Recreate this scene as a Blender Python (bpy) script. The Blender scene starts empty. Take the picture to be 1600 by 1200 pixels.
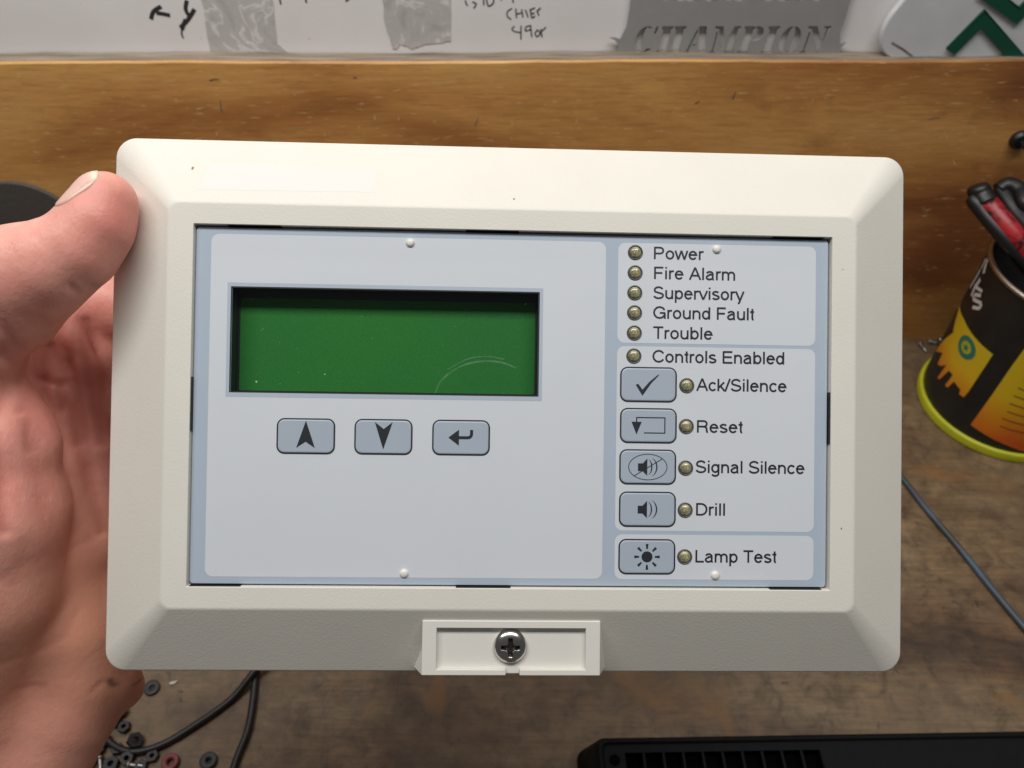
import bpy, bmesh, math, random
import numpy as np
from mathutils import Matrix, Vector, Euler

# ------------------------------------------------------------------ camera, world, lamps
sc = bpy.context.scene
COL = sc.collection
MM = 0.001
cam_d = bpy.data.cameras.new('camera')
cam = bpy.data.objects.new('camera', cam_d)
COL.objects.link(cam)
cam_d.sensor_width = 36.0
cam_d.lens = 36.0 * 1244.0 / 1600.0
cam_d.clip_start = 0.005
cam_d.clip_end = 20.0
CAM_ROT = Matrix.Rotation(math.radians(44.0), 4, 'X')
CAM_POS = Vector((0, 0, 0.430))
cam.matrix_world = Matrix.Translation(CAM_POS) @ CAM_ROT
cam_d.dof.use_dof = True
cam_d.dof.focus_distance = 0.207
cam_d.dof.aperture_fstop = 26.0
sc.camera = cam

wd = bpy.data.worlds.new('World')
sc.world = wd
wd.use_nodes = True
bgn = wd.node_tree.nodes['Background']
bgn.inputs[0].default_value = (0.93, 0.96, 1.0, 1)
bgn.inputs[1].default_value = 0.082

def area_lamp(name, loc, target, sx, sy, power, col):
    d = bpy.data.lights.new(name, 'AREA')
    d.shape = 'RECTANGLE'
    d.size, d.size_y, d.energy, d.color = sx, sy, power, col
    o = bpy.data.objects.new(name, d)
    COL.objects.link(o)
    o.location = loc
    o.rotation_euler = (Vector(target) - Vector(loc)).to_track_quat('-Z', 'Y').to_euler()
    return o
area_lamp('bench_lamp', (-0.06, 0.145, 1.12), (-0.06, 0.19, 0.2), 1.20, 0.18, 9.3, (1.0, 0.985, 0.968))
area_lamp('board_fill', (-0.20, 0.36, 0.56), (-0.20, 0.56, 0.24), 0.45, 0.05, 0.62, (1.0, 0.97, 0.93))  # added fill light without a real fixture, brightens the board and wall
sc.view_settings.view_transform = 'Standard'
sc.view_settings.look = 'None'
sc.view_settings.exposure = 0.0
sc.view_settings.gamma = 1.0

# ------------------------------------------------------------------ helpers
def link(name, me, mat=None, parent=None, smooth=False):
    if mat is not None:
        me.materials.append(mat)
    if smooth:
        me.polygons.foreach_set('use_smooth', [True] * len(me.polygons))
    o = bpy.data.objects.new(name, me)
    COL.objects.link(o)
    if parent is not None:
        o.parent = parent
    return o

def mesh(name, verts, faces, mat=None, parent=None, smooth=False, s=MM):
    me = bpy.data.meshes.new(name)
    me.from_pydata([(v[0]*s, v[1]*s, v[2]*s) for v in verts], [], faces)
    me.update()
    return link(name, me, mat, parent, smooth)

def empty(name, loc=(0, 0, 0), rot=(0, 0, 0)):
    o = bpy.data.objects.new(name, None)
    o.empty_display_size = 0.02
    COL.objects.link(o)
    o.location = [c*MM for c in loc]
    o.rotation_euler = rot
    return o

def tag(o, label, cat, group=None, kind=None):
    o['label'] = label
    o['category'] = cat
    if group: o['group'] = group
    if kind: o['kind'] = kind
    return o

def copy_tree(o, parent=None):
    c = o.copy()
    COL.objects.link(c)
    c.parent = parent
    for ch in list(o.children):
        copy_tree(ch, c)
    return c

def rrect(w, h, r, z, cx=0, cy=0, n=6):
    r = max(r, 0.01)
    pts = []
    for k, (sx, sy) in enumerate(((1, 1), (-1, 1), (-1, -1), (1, -1))):
        for i in range(n + 1):
            a = math.radians(90*k + 90*i/n)
            pts.append((cx + sx*(w/2 - r) + r*math.cos(a), cy + sy*(h/2 - r) + r*math.sin(a), z))
    return pts

def loft(loops, cap0=False, cap1=False):
    n = len(loops[0])
    v, f = [], []
    for lp in loops:
        v += lp
    for k in range(len(loops) - 1):
        for i in range(n):
            j = (i + 1) % n
            f.append((k*n + i, k*n + j, (k+1)*n + j, (k+1)*n + i))
    if cap0: f.append(tuple(range(n - 1, -1, -1)))
    if cap1: f.append(tuple((len(loops)-1)*n + i for i in range(n)))
    return v, f

def rbox(name, w, h, z0, z1, r, mat, parent, cx=0, cy=0, fil=0.3, smooth=True, n=6):
    """box with rounded plan and a filleted top edge"""
    lp = [rrect(w, h, r, z0, cx, cy, n), rrect(w, h, r, z1 - fil, cx, cy, n)]
    for a in (22, 45, 68, 90):
        q = fil*(1 - math.cos(math.radians(a)))
        lp.append(rrect(w - 2*q, h - 2*q, max(r - q, .02), z1 - fil + fil*math.sin(math.radians(a)), cx, cy, n))
    v, f = loft(lp, True, True)
    o = mesh(name, v, f, mat, parent, smooth)
    if smooth: wn(o)
    return o

def wn(o):
    m = o.modifiers.new('normals', 'WEIGHTED_NORMAL')
    m.keep_sharp = True
    return o

def lathe(prof, n=24, cx=0, cy=0, cz=0):
    v, f = [], []
    for r, z in prof:
        for i in range(n):
            a = 2*math.pi*i/n
            v.append((cx + r*math.cos(a), cy + r*math.sin(a), cz + z))
    for k in range(len(prof) - 1):
        for i in range(n):
            j = (i + 1) % n
            f.append((k*n + i, k*n + j, (k+1)*n + j, (k+1)*n + i))
    f.append(tuple((len(prof)-1)*n + i for i in range(n)))
    return v, f

def boxv(x0, x1, y0, y1, z0, z1):
    v = [(x0,y0,z0),(x1,y0,z0),(x1,y1,z0),(x0,y1,z0),(x0,y0,z1),(x1,y0,z1),(x1,y1,z1),(x0,y1,z1)]
    f = [(3,2,1,0),(4,5,6,7),(0,1,5,4),(1,2,6,5),(2,3,7,6),(3,0,4,7)]
    return v, f

class MB:
    def __init__(s): s.v, s.f = [], []
    def add(s, vf):
        n = len(s.v)
        s.v += list(vf[0]); s.f += [tuple(i + n for i in q) for q in vf[1]]
        return s
    def build(s, name, mat, parent=None, smooth=False): return mesh(name, s.v, s.f, mat, parent, smooth)

def ribbon(pts, w, z, closed=False, w1=None):
    """flat stroke of width w along a polyline, mitred joins"""
    n = len(pts)
    P = [Vector((p[0], p[1])) for p in pts]
    v, f = [], []
    for i in range(n):
        if closed:
            a, b = P[i] - P[i-1], P[(i+1) % n] - P[i]
        else:
            a = P[i] - P[i-1] if i else P[1] - P[0]
            b = P[i+1] - P[i] if i < n-1 else P[i] - P[i-1]
        a.normalize(); b.normalize()
        t = (a + b)
        if t.length < 1e-4: t = a.copy()
        t.normalize()
        nn = Vector((-t.y, t.x))
        c = max(0.45, nn.dot(Vector((-a.y, a.x))))
        ww = w if w1 is None else w + (w1 - w)*i/(n-1)
        q = nn*(ww/2/c)
        v += [(P[i].x + q.x, P[i].y + q.y, z), (P[i].x - q.x, P[i].y - q.y, z)]
    for i in range(n if closed else n - 1):
        j = (i + 1) % n
        f.append((2*i, 2*i+1, 2*j+1, 2*j))
    return v, f

def poly(pts, z): return [(p[0], p[1], z) for p in pts], [tuple(range(len(pts)))]

def arc(cx, cy, rx, ry, a0, a1, n=12):
    return [(cx + rx*math.cos(math.radians(a0 + (a1-a0)*i/n)), cy + ry*math.sin(math.radians(a0 + (a1-a0)*i/n))) for i in range(n+1)]

def catmull(pts, m=8):
    P = [Vector(p) for p in pts]
    out = []
    for i in range(len(P)-1):
        p0, p1, p2, p3 = P[max(i-1,0)], P[i], P[i+1], P[min(i+2,len(P)-1)]
        for k in range(m):
            t = k/m
            out.append(0.5*((2*p1) + (p2-p0)*t + (2*p0-5*p1+4*p2-p3)*t*t + (3*p1-p0-3*p2+p3)*t**3))
    out.append(P[-1])
    return out

def tube(pts, r, n=10, cap=True):
    P = [Vector(p) for p in pts]
    v, f = [], []
    up = Vector((0.13, 0.21, 1)).normalized()
    rr = r if isinstance(r, (list, tuple)) else [r]*len(P)
    for i, p in enumerate(P):
        t = (P[min(i+1, len(P)-1)] - P[max(i-1, 0)]).normalized()
        s = t.cross(up)
        if s.length < 1e-3: s = t.cross(Vector((1, 0, 0)))
        s.normalize(); u = s.cross(t)
        up = u
        for k in range(n):
            a = 2*math.pi*k/n
            q = p + (s*math.cos(a) + u*math.sin(a))*rr[i]
            v.append(tuple(q))
    for i in range(len(P)-1):
        for k in range(n):
            j = (k+1) % n
            f.append((i*n+k, i*n+j, (i+1)*n+j, (i+1)*n+k))
    if cap:
        f.append(tuple(range(n-1, -1, -1))); f.append(tuple((len(P)-1)*n + k for k in range(n)))
    return v, f

def plate(name, outline, holes, thick, mat, parent=None, bevel=0.0):
    """flat plate with real holes cut out of it, in the XY plane (mm), as a mesh"""
    cu = bpy.data.curves.new(name, 'CURVE')
    cu.dimensions = '2D'; cu.fill_mode = 'BOTH'; cu.extrude = thick/2*MM; cu.bevel_depth = bevel*MM; cu.bevel_resolution = 2
    for pts in [outline] + holes:
        sp = cu.splines.new('POLY'); sp.points.add(len(pts)-1); sp.use_cyclic_u = True
        for q, p in zip(sp.points, pts): q.co = (p[0]*MM, p[1]*MM, 0, 1)
    t = bpy.data.objects.new('temporary', cu)
    COL.objects.link(t)
    dg = bpy.context.evaluated_depsgraph_get()
    me = bpy.data.meshes.new_from_object(t.evaluated_get(dg))
    bpy.data.objects.remove(t); bpy.data.curves.remove(cu)
    me.name = name
    me.materials.clear()
    return link(name, me, mat, parent)

# ------------------------------------------------------------------ materials
def mat(name, col, rough=0.5, metal=0.0, spec=0.5):
    m = bpy.data.materials.new(name)
    m.use_nodes = True
    b = m.node_tree.nodes['Principled BSDF']
    b.inputs['Base Color'].default_value = (*col, 1)
    b.inputs['Roughness'].default_value = rough
    b.inputs['Metallic'].default_value = metal
    b.inputs['Specular IOR Level'].default_value = spec
    return m

class NT:
    """small wrapper for building node trees"""
    def __init__(s, m): s.m = m; s.t = m.node_tree; s.b = s.t.nodes['Principled BSDF']
    def n(s, kind, **kw):
        q = s.t.nodes.new(kind)
        for k, v in kw.items():
            if k in q.inputs: q.inputs[k].default_value = v
            else: setattr(q, k, v)
        return q
    def l(s, a, b): s.t.links.new(a, b)
    def coord(s, scale=(1, 1, 1), out='Object'):
        c = s.n('ShaderNodeTexCoord'); mp = s.n('ShaderNodeMapping')
        mp.inputs['Scale'].default_value = scale
        s.l(c.outputs[out], mp.inputs['Vector']); return mp.outputs['Vector']
    def noise(s, vec, scale, detail=4, rough=0.55, dist=0.0):
        q = s.n('ShaderNodeTexNoise', Scale=scale, Detail=detail, Roughness=rough, Distortion=dist)
        s.l(vec, q.inputs['Vector']); return q.outputs['Fac']
    def ramp(s, fac, stops):
        q = s.n('ShaderNodeValToRGB'); e = q.color_ramp.elements
        while len(e) < len(stops): e.new(0.5)
        for el, (p, c) in zip(e, stops):
            el.position = p; el.color = (*c, 1) if len(c) == 3 else c
        s.l(fac, q.inputs['Fac']); return q.outputs['Color']
    def mix(s, fac, a, b, mode='MIX'):
        q = s.n('ShaderNodeMix', data_type='RGBA', blend_type=mode)
        for i, x in ((0, fac), (6, a), (7, b)):
            if isinstance(x, (int, float)): q.inputs[i].default_value = x
            elif isinstance(x, tuple): q.inputs[i].default_value = (*x, 1)
            else: s.l(x, q.inputs[i])
        return q.outputs[2]
    def bump(s, h, strength, dist):
        q = s.n('ShaderNodeBump', Strength=strength, Distance=dist)
        s.l(h, q.inputs['Height']); s.l(q.outputs['Normal'], s.b.inputs['Normal']); return q

def m_plastic(name, col, rough, gscale, bump, dirt=0.05):
    m = mat(name, col, rough); t = NT(m)
    v = t.coord()
    h = t.noise(v, gscale, 3, 0.6)
    t.bump(h, bump, 0.0002)
    d = t.noise(v, 45, 5, 0.6)
    c = t.ramp(d, [(0.3, tuple(x*(1-dirt) for x in col)), (0.65, col)])
    t.l(c, t.b.inputs['Base Color'])
    return m

M_CREAM = m_plastic('cream_textured_plastic', (0.745, 0.712, 0.630), 0.52, 1450, 0.26, 0.03)
M_CREAM_SMOOTH = m_plastic('cream_smooth_plastic', (0.75, 0.725, 0.66), 0.42, 900, 0.05, 0.02)
M_FRAME = m_plastic('blue_grey_overlay', (0.425, 0.495, 0.58), 0.36, 2500, 0.04, 0.02)
M_LIGHT = m_plastic('pale_grey_overlay', (0.65, 0.678, 0.712), 0.36, 2500, 0.04, 0.02)
M_BUTTON = m_plastic('button_grey', (0.40, 0.455, 0.53), 0.38, 2500, 0.05, 0.03)
M_BAND = m_plastic('display_border_grey', (0.44, 0.50, 0.57), 0.42, 2500, 0.04, 0.02)
M_INK = mat('dark_print', (0.018, 0.020, 0.026), 0.5)
M_BLACK = mat('black_plastic', (0.012, 0.012, 0.013), 0.5)
M_PIT = mat('black_recess', (0.002, 0.002, 0.002), 0.9, 0, 0.05)
M_PEG = mat('white_peg_plastic', (0.80, 0.77, 0.70), 0.35)
M_STICKER = m_plastic('white_blank_label', (0.735, 0.710, 0.665), 0.5, 1500, 0.08, 0.01)
M_SPECK = mat('brown_speck', (0.30, 0.16, 0.05), 0.6)
M_DARKSPECK = mat('dark_speck', (0.10, 0.09, 0.08), 0.6)
M_HOUSING = m_plastic('housing_plastic', (0.60, 0.58, 0.52), 0.5, 900, 0.1, 0.05)

def m_lcd():
    m = mat('green_display', (0.05, 0.23, 0.05), 0.6, 0, 0.2); t = NT(m)
    v = t.coord()
    n1 = t.noise(v, 22, 3, 0.5)
    c = t.ramp(n1, [(0.3, (0.020, 0.142, 0.038)), (0.5, (0.020, 0.160, 0.028)), (0.75, (0.024, 0.178, 0.021))])
    n2 = t.noise(v, 2600, 1, 0.5)
    t.l(t.mix(0.14, c, t.ramp(n2, [(0.35, (0.012, 0.15, 0.02)), (0.65, (0.055, 0.33, 0.06))])), t.b.inputs['Base Color'])
    return m
M_LCD = m_lcd()

def m_window():
    m = bpy.data.materials.new('clear_window'); m.use_nodes = True
    t = m.node_tree; t.nodes.clear()
    o = t.nodes.new('ShaderNodeOutputMaterial'); mx = t.nodes.new('ShaderNodeMixShader')
    tr = t.nodes.new('ShaderNodeBsdfTransparent'); gl = t.nodes.new('ShaderNodeBsdfGlossy')
    mx.inputs[0].default_value = 0.045
    tr.inputs['Color'].default_value = (0.94, 0.96, 0.94, 1)
    gl.inputs['Roughness'].default_value = 0.06
    t.links.new(tr.outputs[0], mx.inputs[1]); t.links.new(gl.outputs[0], mx.inputs[2])
    t.links.new(mx.outputs[0], o.inputs[0])
    return m
M_WINDOW = m_window()
def m_reflection():
    m = mat('painted_lens_reflection', (0.55, 0.65, 0.55), 0.5); t = NT(m)  # pale see-through colour standing in for a reflection
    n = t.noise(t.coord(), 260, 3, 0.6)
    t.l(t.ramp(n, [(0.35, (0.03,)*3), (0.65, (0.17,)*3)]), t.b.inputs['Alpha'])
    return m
M_REFLECTION = m_reflection()
M_DUST = mat('dust', (0.45, 0.55, 0.42), 0.7)
M_LEDRING = mat('led_ring_grey', (0.085, 0.083, 0.076), 0.26)
def m_led():
    m = mat('led_lens_clear', (0.25, 0.235, 0.13), 0.12); t = NT(m)
    v = t.coord()
    c = t.ramp(t.noise(v, 900, 2, 0.5), [(0.35, (0.17, 0.16, 0.10)), (0.5, (0.29, 0.27, 0.16)), (0.66, (0.45, 0.41, 0.24))])
    t.l(c, t.b.inputs['Base Color'])
    t.b.inputs['Coat Weight'].default_value = 0.4
    return m
M_LED = m_led()
M_CHIP = mat('led_chip', (0.52, 0.46, 0.18), 0.4)
M_CHIP_ORANGE = mat('led_chip_amber', (0.50, 0.30, 0.10), 0.4)
M_STEEL = mat('screw_steel', (0.60, 0.57, 0.54), 0.22, 1.0)
M_RECESS = mat('dark_recess', (0.085, 0.07, 0.06), 0.35, 0.8)  # darker metal for the cross-shaped recess
M_DULLSTEEL = mat('dull_steel', (0.42, 0.41, 0.39), 0.4, 1.0)

def m_skin():
    m = mat('skin', (0.56, 0.31, 0.235), 0.48); t = NT(m)
    v = t.coord()
    n1 = t.noise(v, 55, 5, 0.6); n2 = t.noise(v, 260, 4, 0.65)
    c = t.ramp(n1, [(0.28, (0.68, 0.27, 0.205)), (0.5, (0.78, 0.355, 0.28)), (0.72, (0.84, 0.43, 0.345))])
    c = t.mix(0.35, c, t.ramp(n2, [(0.3, (0.68, 0.27, 0.205)), (0.7, (0.88, 0.48, 0.38))]))
    a = t.n('ShaderNodeAttribute', attribute_name='flush')
    c = t.mix(a.outputs['Fac'], c, (0.70, 0.215, 0.17))
    a2 = t.n('ShaderNodeAttribute', attribute_name='pale')
    c = t.mix(a2.outputs['Fac'], c, (0.78, 0.345, 0.225))
    a3 = t.n('ShaderNodeAttribute', attribute_name='mark')
    c = t.mix(a3.outputs['Fac'], c, (0.13, 0.06, 0.045))
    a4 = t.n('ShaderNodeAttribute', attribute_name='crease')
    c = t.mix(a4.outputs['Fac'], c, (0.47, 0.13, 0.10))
    t.l(c, t.b.inputs['Base Color'])
    vo = t.n('ShaderNodeTexVoronoi', feature='DISTANCE_TO_EDGE', Scale=900.0)
    t.l(t.coord((1, 0.55, 1)), vo.inputs['Vector'])
    n3 = t.noise(v, 420, 4, 0.6)
    vo2 = t.n('ShaderNodeTexVoronoi', feature='DISTANCE_TO_EDGE', Scale=340.0)
    t.l(t.coord((1, 0.45, 1)), vo2.inputs['Vector'])
    h = t.mix(0.55, t.mix(0.5, vo.outputs['Distance'], vo2.outputs['Distance']), n3)
    t.bump(h, 0.42, 0.0006)
    t.b.inputs['Subsurface Weight'].default_value = 0.06
    t.b.inputs['Subsurface Radius'].default_value = (1.0, 0.35, 0.2)
    t.b.inputs['Subsurface Scale'].default_value = 0.003
    r = t.ramp(n2, [(0.3, (0.40,)*3), (0.7, (0.56,)*3)])
    t.l(r, t.b.inputs['Roughness'])
    return m
M_SKIN = m_skin()
def m_nail():
    m = mat('nail', (0.76, 0.50, 0.42), 0.28); t = NT(m)
    a = t.n('ShaderNodeAttribute', attribute_name='free_edge')
    t.l(t.mix(a.outputs['Fac'], (0.74, 0.45, 0.37), (0.80, 0.68, 0.54)), t.b.inputs['Base Color'])
    t.bump(t.noise(t.coord(), 500, 2, 0.5), 0.08, 0.0003)
    return m
M_NAIL = m_nail()

def m_wood():
    m = mat('oiled_plywood_face', (0.4, 0.2, 0.08), 0.5); t = NT(m)
    v = t.coord()
    big = t.noise(t.coord((2.6, 1, 9)), 1.7, 4, 0.5, 0.5)
    cx_ = t.n('ShaderNodeTexCoord'); sx_ = t.n('ShaderNodeSeparateXYZ'); t.l(cx_.outputs['Object'], sx_.inputs[0])
    end_tone = t.n('ShaderNodeMapRange'); end_tone.inputs[1].default_value = 0.08; end_tone.inputs[2].default_value = 0.30; end_tone.inputs[3].default_value = 0.0; end_tone.inputs[4].default_value = 0.17
    t.l(sx_.outputs['X'], end_tone.inputs[0])
    sb = t.n('ShaderNodeMath', operation='SUBTRACT'); t.l(big, sb.inputs[0]); t.l(end_tone.outputs[0], sb.inputs[1]); big = sb.outputs[0]   # darker, redder tone toward one end
    c = t.ramp(big, [(0.26, (0.26, 0.095, 0.030)), (0.38, (0.45, 0.195, 0.055)), (0.50, (0.62, 0.31, 0.092)), (0.68, (0.74, 0.42, 0.14))])
    fine = t.noise(t.coord((10, 1, 110)), 4.0, 7, 0.72, 0.25)
    c = t.mix(0.55, c, t.ramp(fine, [(0.32, (0.58, 0.52, 0.46)), (0.5, (1.0, 0.98, 0.95)), (0.68, (1.26, 1.22, 1.14))]), 'MULTIPLY')
    fl = t.noise(t.coord((30, 1, 200)), 3.0, 2, 0.5)
    c = t.mix(t.ramp(fl, [(0.63, (0, 0, 0)), (0.70, (0.6,)*3)]), c, (0.78, 0.52, 0.24))
    sm = t.noise(v, 28, 4, 0.6, 0.4)
    c = t.mix(t.ramp(sm, [(0.60, (0, 0, 0)), (0.80, (0.42,)*3)]), c, (0.11, 0.055, 0.025))
    t.l(c, t.b.inputs['Base Color'])
    t.bump(fine, 0.25, 0.0006)
    return m
M_WOOD = m_wood()
def m_edge():
    m = mat('weathered_plywood_edge', (0.2, 0.16, 0.11), 0.7); t = NT(m)
    f = t.noise(t.coord((6, 90, 60)), 4, 5, 0.6)
    c = t.ramp(f, [(0.3, (0.115, 0.085, 0.06)), (0.5, (0.215, 0.17, 0.125)), (0.7, (0.31, 0.25, 0.185))])
    t.l(c, t.b.inputs['Base Color']); t.bump(f, 0.4, 0.0008)
    return m
M_EDGE = m_edge()
def m_bench():
    m = mat('stained_bench_top', (0.1, 0.075, 0.05), 0.55); t = NT(m)
    v = t.coord()
    a = t.noise(t.coord((0.7, 1.6, 1)), 11, 6, 0.62, 0.9)
    c = t.ramp(a, [(0.28, (0.046, 0.027, 0.016)), (0.42, (0.120, 0.069, 0.034)), (0.54, (0.180, 0.118, 0.062)), (0.70, (0.225, 0.160, 0.092))])
    b = t.noise(v, 75, 8, 0.72, 0.5)
    c = t.mix(0.85, c, t.ramp(b, [(0.33, (0.36, 0.33, 0.31)), (0.5, (0.95, 0.93, 0.9)), (0.7, (1.5, 1.4, 1.25))]), 'MULTIPLY')
    gr = t.noise(t.coord((8, 130, 1)), 4, 6, 0.7, 0.3)
    c = t.mix(0.6, c, t.ramp(gr, [(0.34, (0.55, 0.52, 0.50)), (0.5, (1, 1, 1)), (0.66, (1.3, 1.26, 1.18))]), 'MULTIPLY')
    s = t.noise(v, 5, 3, 0.5, 0.5)
    c = t.mix(t.ramp(s, [(0.42, (0, 0, 0)), (0.62, (0.5,)*3)]), c, (0.160, 0.112, 0.064))
    k = t.noise(v, 130, 3, 0.6, 0.8)
    c = t.mix(t.ramp(k, [(0.65, (0, 0, 0)), (0.72, (0.7,)*3)]), c, (0.030, 0.028, 0.026))
    o = t.noise(v, 17, 3, 0.5, 1.0)
    c = t.mix(t.ramp(o, [(0.62, (0, 0, 0)), (0.72, (0.7,)*3)]), c, (0.24, 0.115, 0.034))
    t.l(c, t.b.inputs['Base Color'])
    t.bump(b, 0.3, 0.001)
    return m
M_BENCH = m_bench()
def m_wall():
    m = mat('white_painted_wall', (0.72, 0.70, 0.68), 0.5); t = NT(m)
    v = t.coord()
    c = t.ramp(t.noise(v, 9, 5, 0.6), [(0.3, (0.78, 0.755, 0.74)), (0.6, (0.84, 0.82, 0.81))])
    k = t.noise(v, 170, 2, 0.5)
    c = t.mix(t.ramp(k, [(0.735, (0, 0, 0)), (0.77, (0.5,)*3)]), c, (0.3, 0.28, 0.26))
    t.l(c, t.b.inputs['Base Color']); t.bump(t.noise(v, 60, 4, 0.5), 0.05, 0.0005)
    return m
M_WALL = m_wall()
M_MARKER = mat('marker_ink', (0.03, 0.03, 0.036), 0.5)
def m_residue():
    m = mat('torn_tape_residue', (0.4, 0.38, 0.36), 0.6); t = NT(m)
    v = t.coord((1, 1, 0.6))
    w = t.noise(v, 34, 5, 0.55, 2.4)
    c = t.ramp(w, [(0.30, (0.44, 0.42, 0.395)), (0.46, (0.55, 0.53, 0.51)), (0.52, (0.52, 0.50, 0.48)), (0.565, (0.76, 0.74, 0.72)), (0.62, (0.56, 0.54, 0.52)), (0.75, (0.50, 0.48, 0.46))])
    t.l(c, t.b.inputs['Base Color']); t.bump(w, 0.5, 0.0008)
    return m
M_RESIDUE = m_residue()
def m_mottle(name, c0, c1, sc_, rough, bump=0.1):
    m = mat(name, c0, rough); t = NT(m)
    f = t.noise(t.coord(), sc_, 5, 0.6)
    t.l(t.ramp(f, [(0.3, c0), (0.7, c1)]), t.b.inputs['Base Color']); t.bump(f, bump, 0.0005)
    return m
def m_brushed(name, col, rough=0.45, metal=0.6):
    m = mat(name, col, rough, metal); t = NT(m)
    f = t.noise(t.coord((30, 30, 300)), 6, 4, 0.6)
    c = t.ramp(f, [(0.3, tuple(x*0.85 for x in col)), (0.7, tuple(min(1, x*1.12) for x in col))])
    t.l(c, t.b.inputs['Base Color']); return m
M_STENCIL = m_mottle('grey_stencil_sheet', (0.30, 0.29, 0.285), (0.33, 0.32, 0.31), 90, 0.55, 0.05)
M_SIGN = m_plastic('white_sign_plastic', (0.66, 0.67, 0.68), 0.35, 500, 0.05, 0.10)
M_GREEN = mat('dark_green_letter', (0.006, 0.075, 0.045), 0.32)
M_DISC = m_mottle('dark_abrasive_disc', (0.066, 0.059, 0.050), (0.098, 0.088, 0.075), 700, 0.8, 0.6)
M_CANBLACK = m_mottle('black_label_print', (0.010, 0.010, 0.010), (0.018, 0.017, 0.016), 60, 0.38, 0.03)
M_CANLIME = m_mottle('yellow_green_rim', (0.46, 0.47, 0.014), (0.58, 0.58, 0.028), 60, 0.45, 0.05)
def m_flame():
    m = mat('orange_yellow_print', (0.6, 0.3, 0.02), 0.4); t = NT(m)
    c = t.n('ShaderNodeTexCoord'); sp = t.n('ShaderNodeSeparateXYZ')
    t.l(c.outputs['Object'], sp.inputs[0])
    n = t.noise(c.outputs['Object'], 40, 3, 0.5)
    mr = t.n('ShaderNodeMapRange'); mr.inputs[1].default_value = 0.0; mr.inputs[2].default_value = 0.085
    t.l(sp.outputs['Z'], mr.inputs[0])
    ad = t.n('ShaderNodeMath', operation='MULTIPLY_ADD'); ad.inputs[1].default_value = 0.25; t.l(n, ad.inputs[0]); t.l(mr.outputs[0], ad.inputs[2])
    col = t.ramp(ad.outputs[0], [(0.28, (0.68, 0.11, 0.012)), (0.52, (0.76, 0.25, 0.012)), (0.74, (0.76, 0.48, 0.014)), (1.0, (0.70, 0.50, 0.014))])
    t.l(col, t.b.inputs['Base Color']); return m
M_FLAME = m_flame()
M_WHITEPRINT = mat('white_print', (0.66, 0.63, 0.58), 0.5)
M_TEXTPRINT = mat('brown_print', (0.16, 0.085, 0.02), 0.5)
M_TEAL = mat('teal_print', (0.03, 0.20, 0.14), 0.5)
M_TIN = mat('tin', (0.50, 0.44, 0.36), 0.3, 1.0)
def m_red():
    m = mat('red_grip', (0.40, 0.012, 0.016), 0.4); t = NT(m)
    f = t.noise(t.coord(), 130, 3, 0.55, 1.5)
    t.l(t.ramp(f, [(0.38, (0.035, 0.006, 0.007)), (0.46, (0.30, 0.012, 0.016)), (0.6, (0.42, 0.018, 0.02))]), t.b.inputs['Base Color']); return m
M_RED = m_red()
M_RUBBER = mat('black_rubber', (0.008, 0.008, 0.008), 0.42)
M_CABLE = m_mottle('black_cable_sheath', (0.009, 0.009, 0.009), (0.016, 0.016, 0.015), 90, 0.42, 0.05)
def m_twist():
    m = mat('green_grey_wire', (0.05, 0.06, 0.06), 0.4); t = NT(m)
    f = t.noise(t.coord((1, 1, 1)), 26, 2, 0.5, 0.6)
    t.l(t.ramp(f, [(0.36, (0.022, 0.060, 0.042)), (0.50, (0.050, 0.055, 0.066)), (0.64, (0.060, 0.095, 0.13))]), t.b.inputs['Base Color']); return m
M_WIRE = m_twist()
M_GROMMET = mat('dark_grey_rubber_ring', (0.020, 0.021, 0.023), 0.5)
M_REDPART = mat('faded_red_plastic', (0.20, 0.04, 0.045), 0.5)
M_DEVICE = m_mottle('black_device_case', (0.004, 0.004, 0.0045), (0.006, 0.006, 0.0065), 200, 0.62, 0.1)
M_DEVICE.node_tree.nodes['Principled BSDF'].inputs['Specular IOR Level'].default_value = 0.15
M_CHIPWHITE = mat('pale_chip', (0.6, 0.57, 0.5), 0.6)

# ------------------------------------------------------------------ the place: bench top, back board, wall
D, T, BH = 465.0, 13.0, 223.0
v, f = boxv(-700, 700, -250, D, -30, 0)
tag(mesh('workbench_top', v, f, M_BENCH), 'dark stained wooden workbench top under the held panel', 'workbench')
board = empty('wooden_backboard', (0, D, 0))
tag(board, 'orange brown plywood backboard standing along the rear of the bench', 'board')
# front face sheet with a slightly wavy top edge, body behind it
rnd = random.Random(4)
N = 90
fv, ff = [], []
for i in range(N + 1):
    x = -700 + 1400*i/N
    z = BH + 0.5*math.sin(x*0.021) + rnd.uniform(-.25, .25) + (x + 300)/600*1.6
    fv += [(x, 0, -30), (x, 0, z - 1.2), (x, 0.9, z)]
for i in range(N):
    a = 3*i
    ff += [(a, a+3, a+4, a+1), (a+1, a+4, a+5, a+2)]
mesh('front_veneer', fv, ff, M_WOOD, board)
ev, ef = [], []
for i in range(N + 1):
    z = fv[3*i+2][2]; x = fv[3*i][0]
    ev += [(x, 0.9, z), (x, T - 0.5, z + rnd.uniform(-.3, .3)), (x, T - 0.5, -30)]
for i in range(N):
    a = 3*i
    ef += [(a, a+3, a+4, a+1), (a+1, a+4, a+5, a+2)]
mesh('top_edge', ev, ef, M_EDGE, board)
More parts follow.
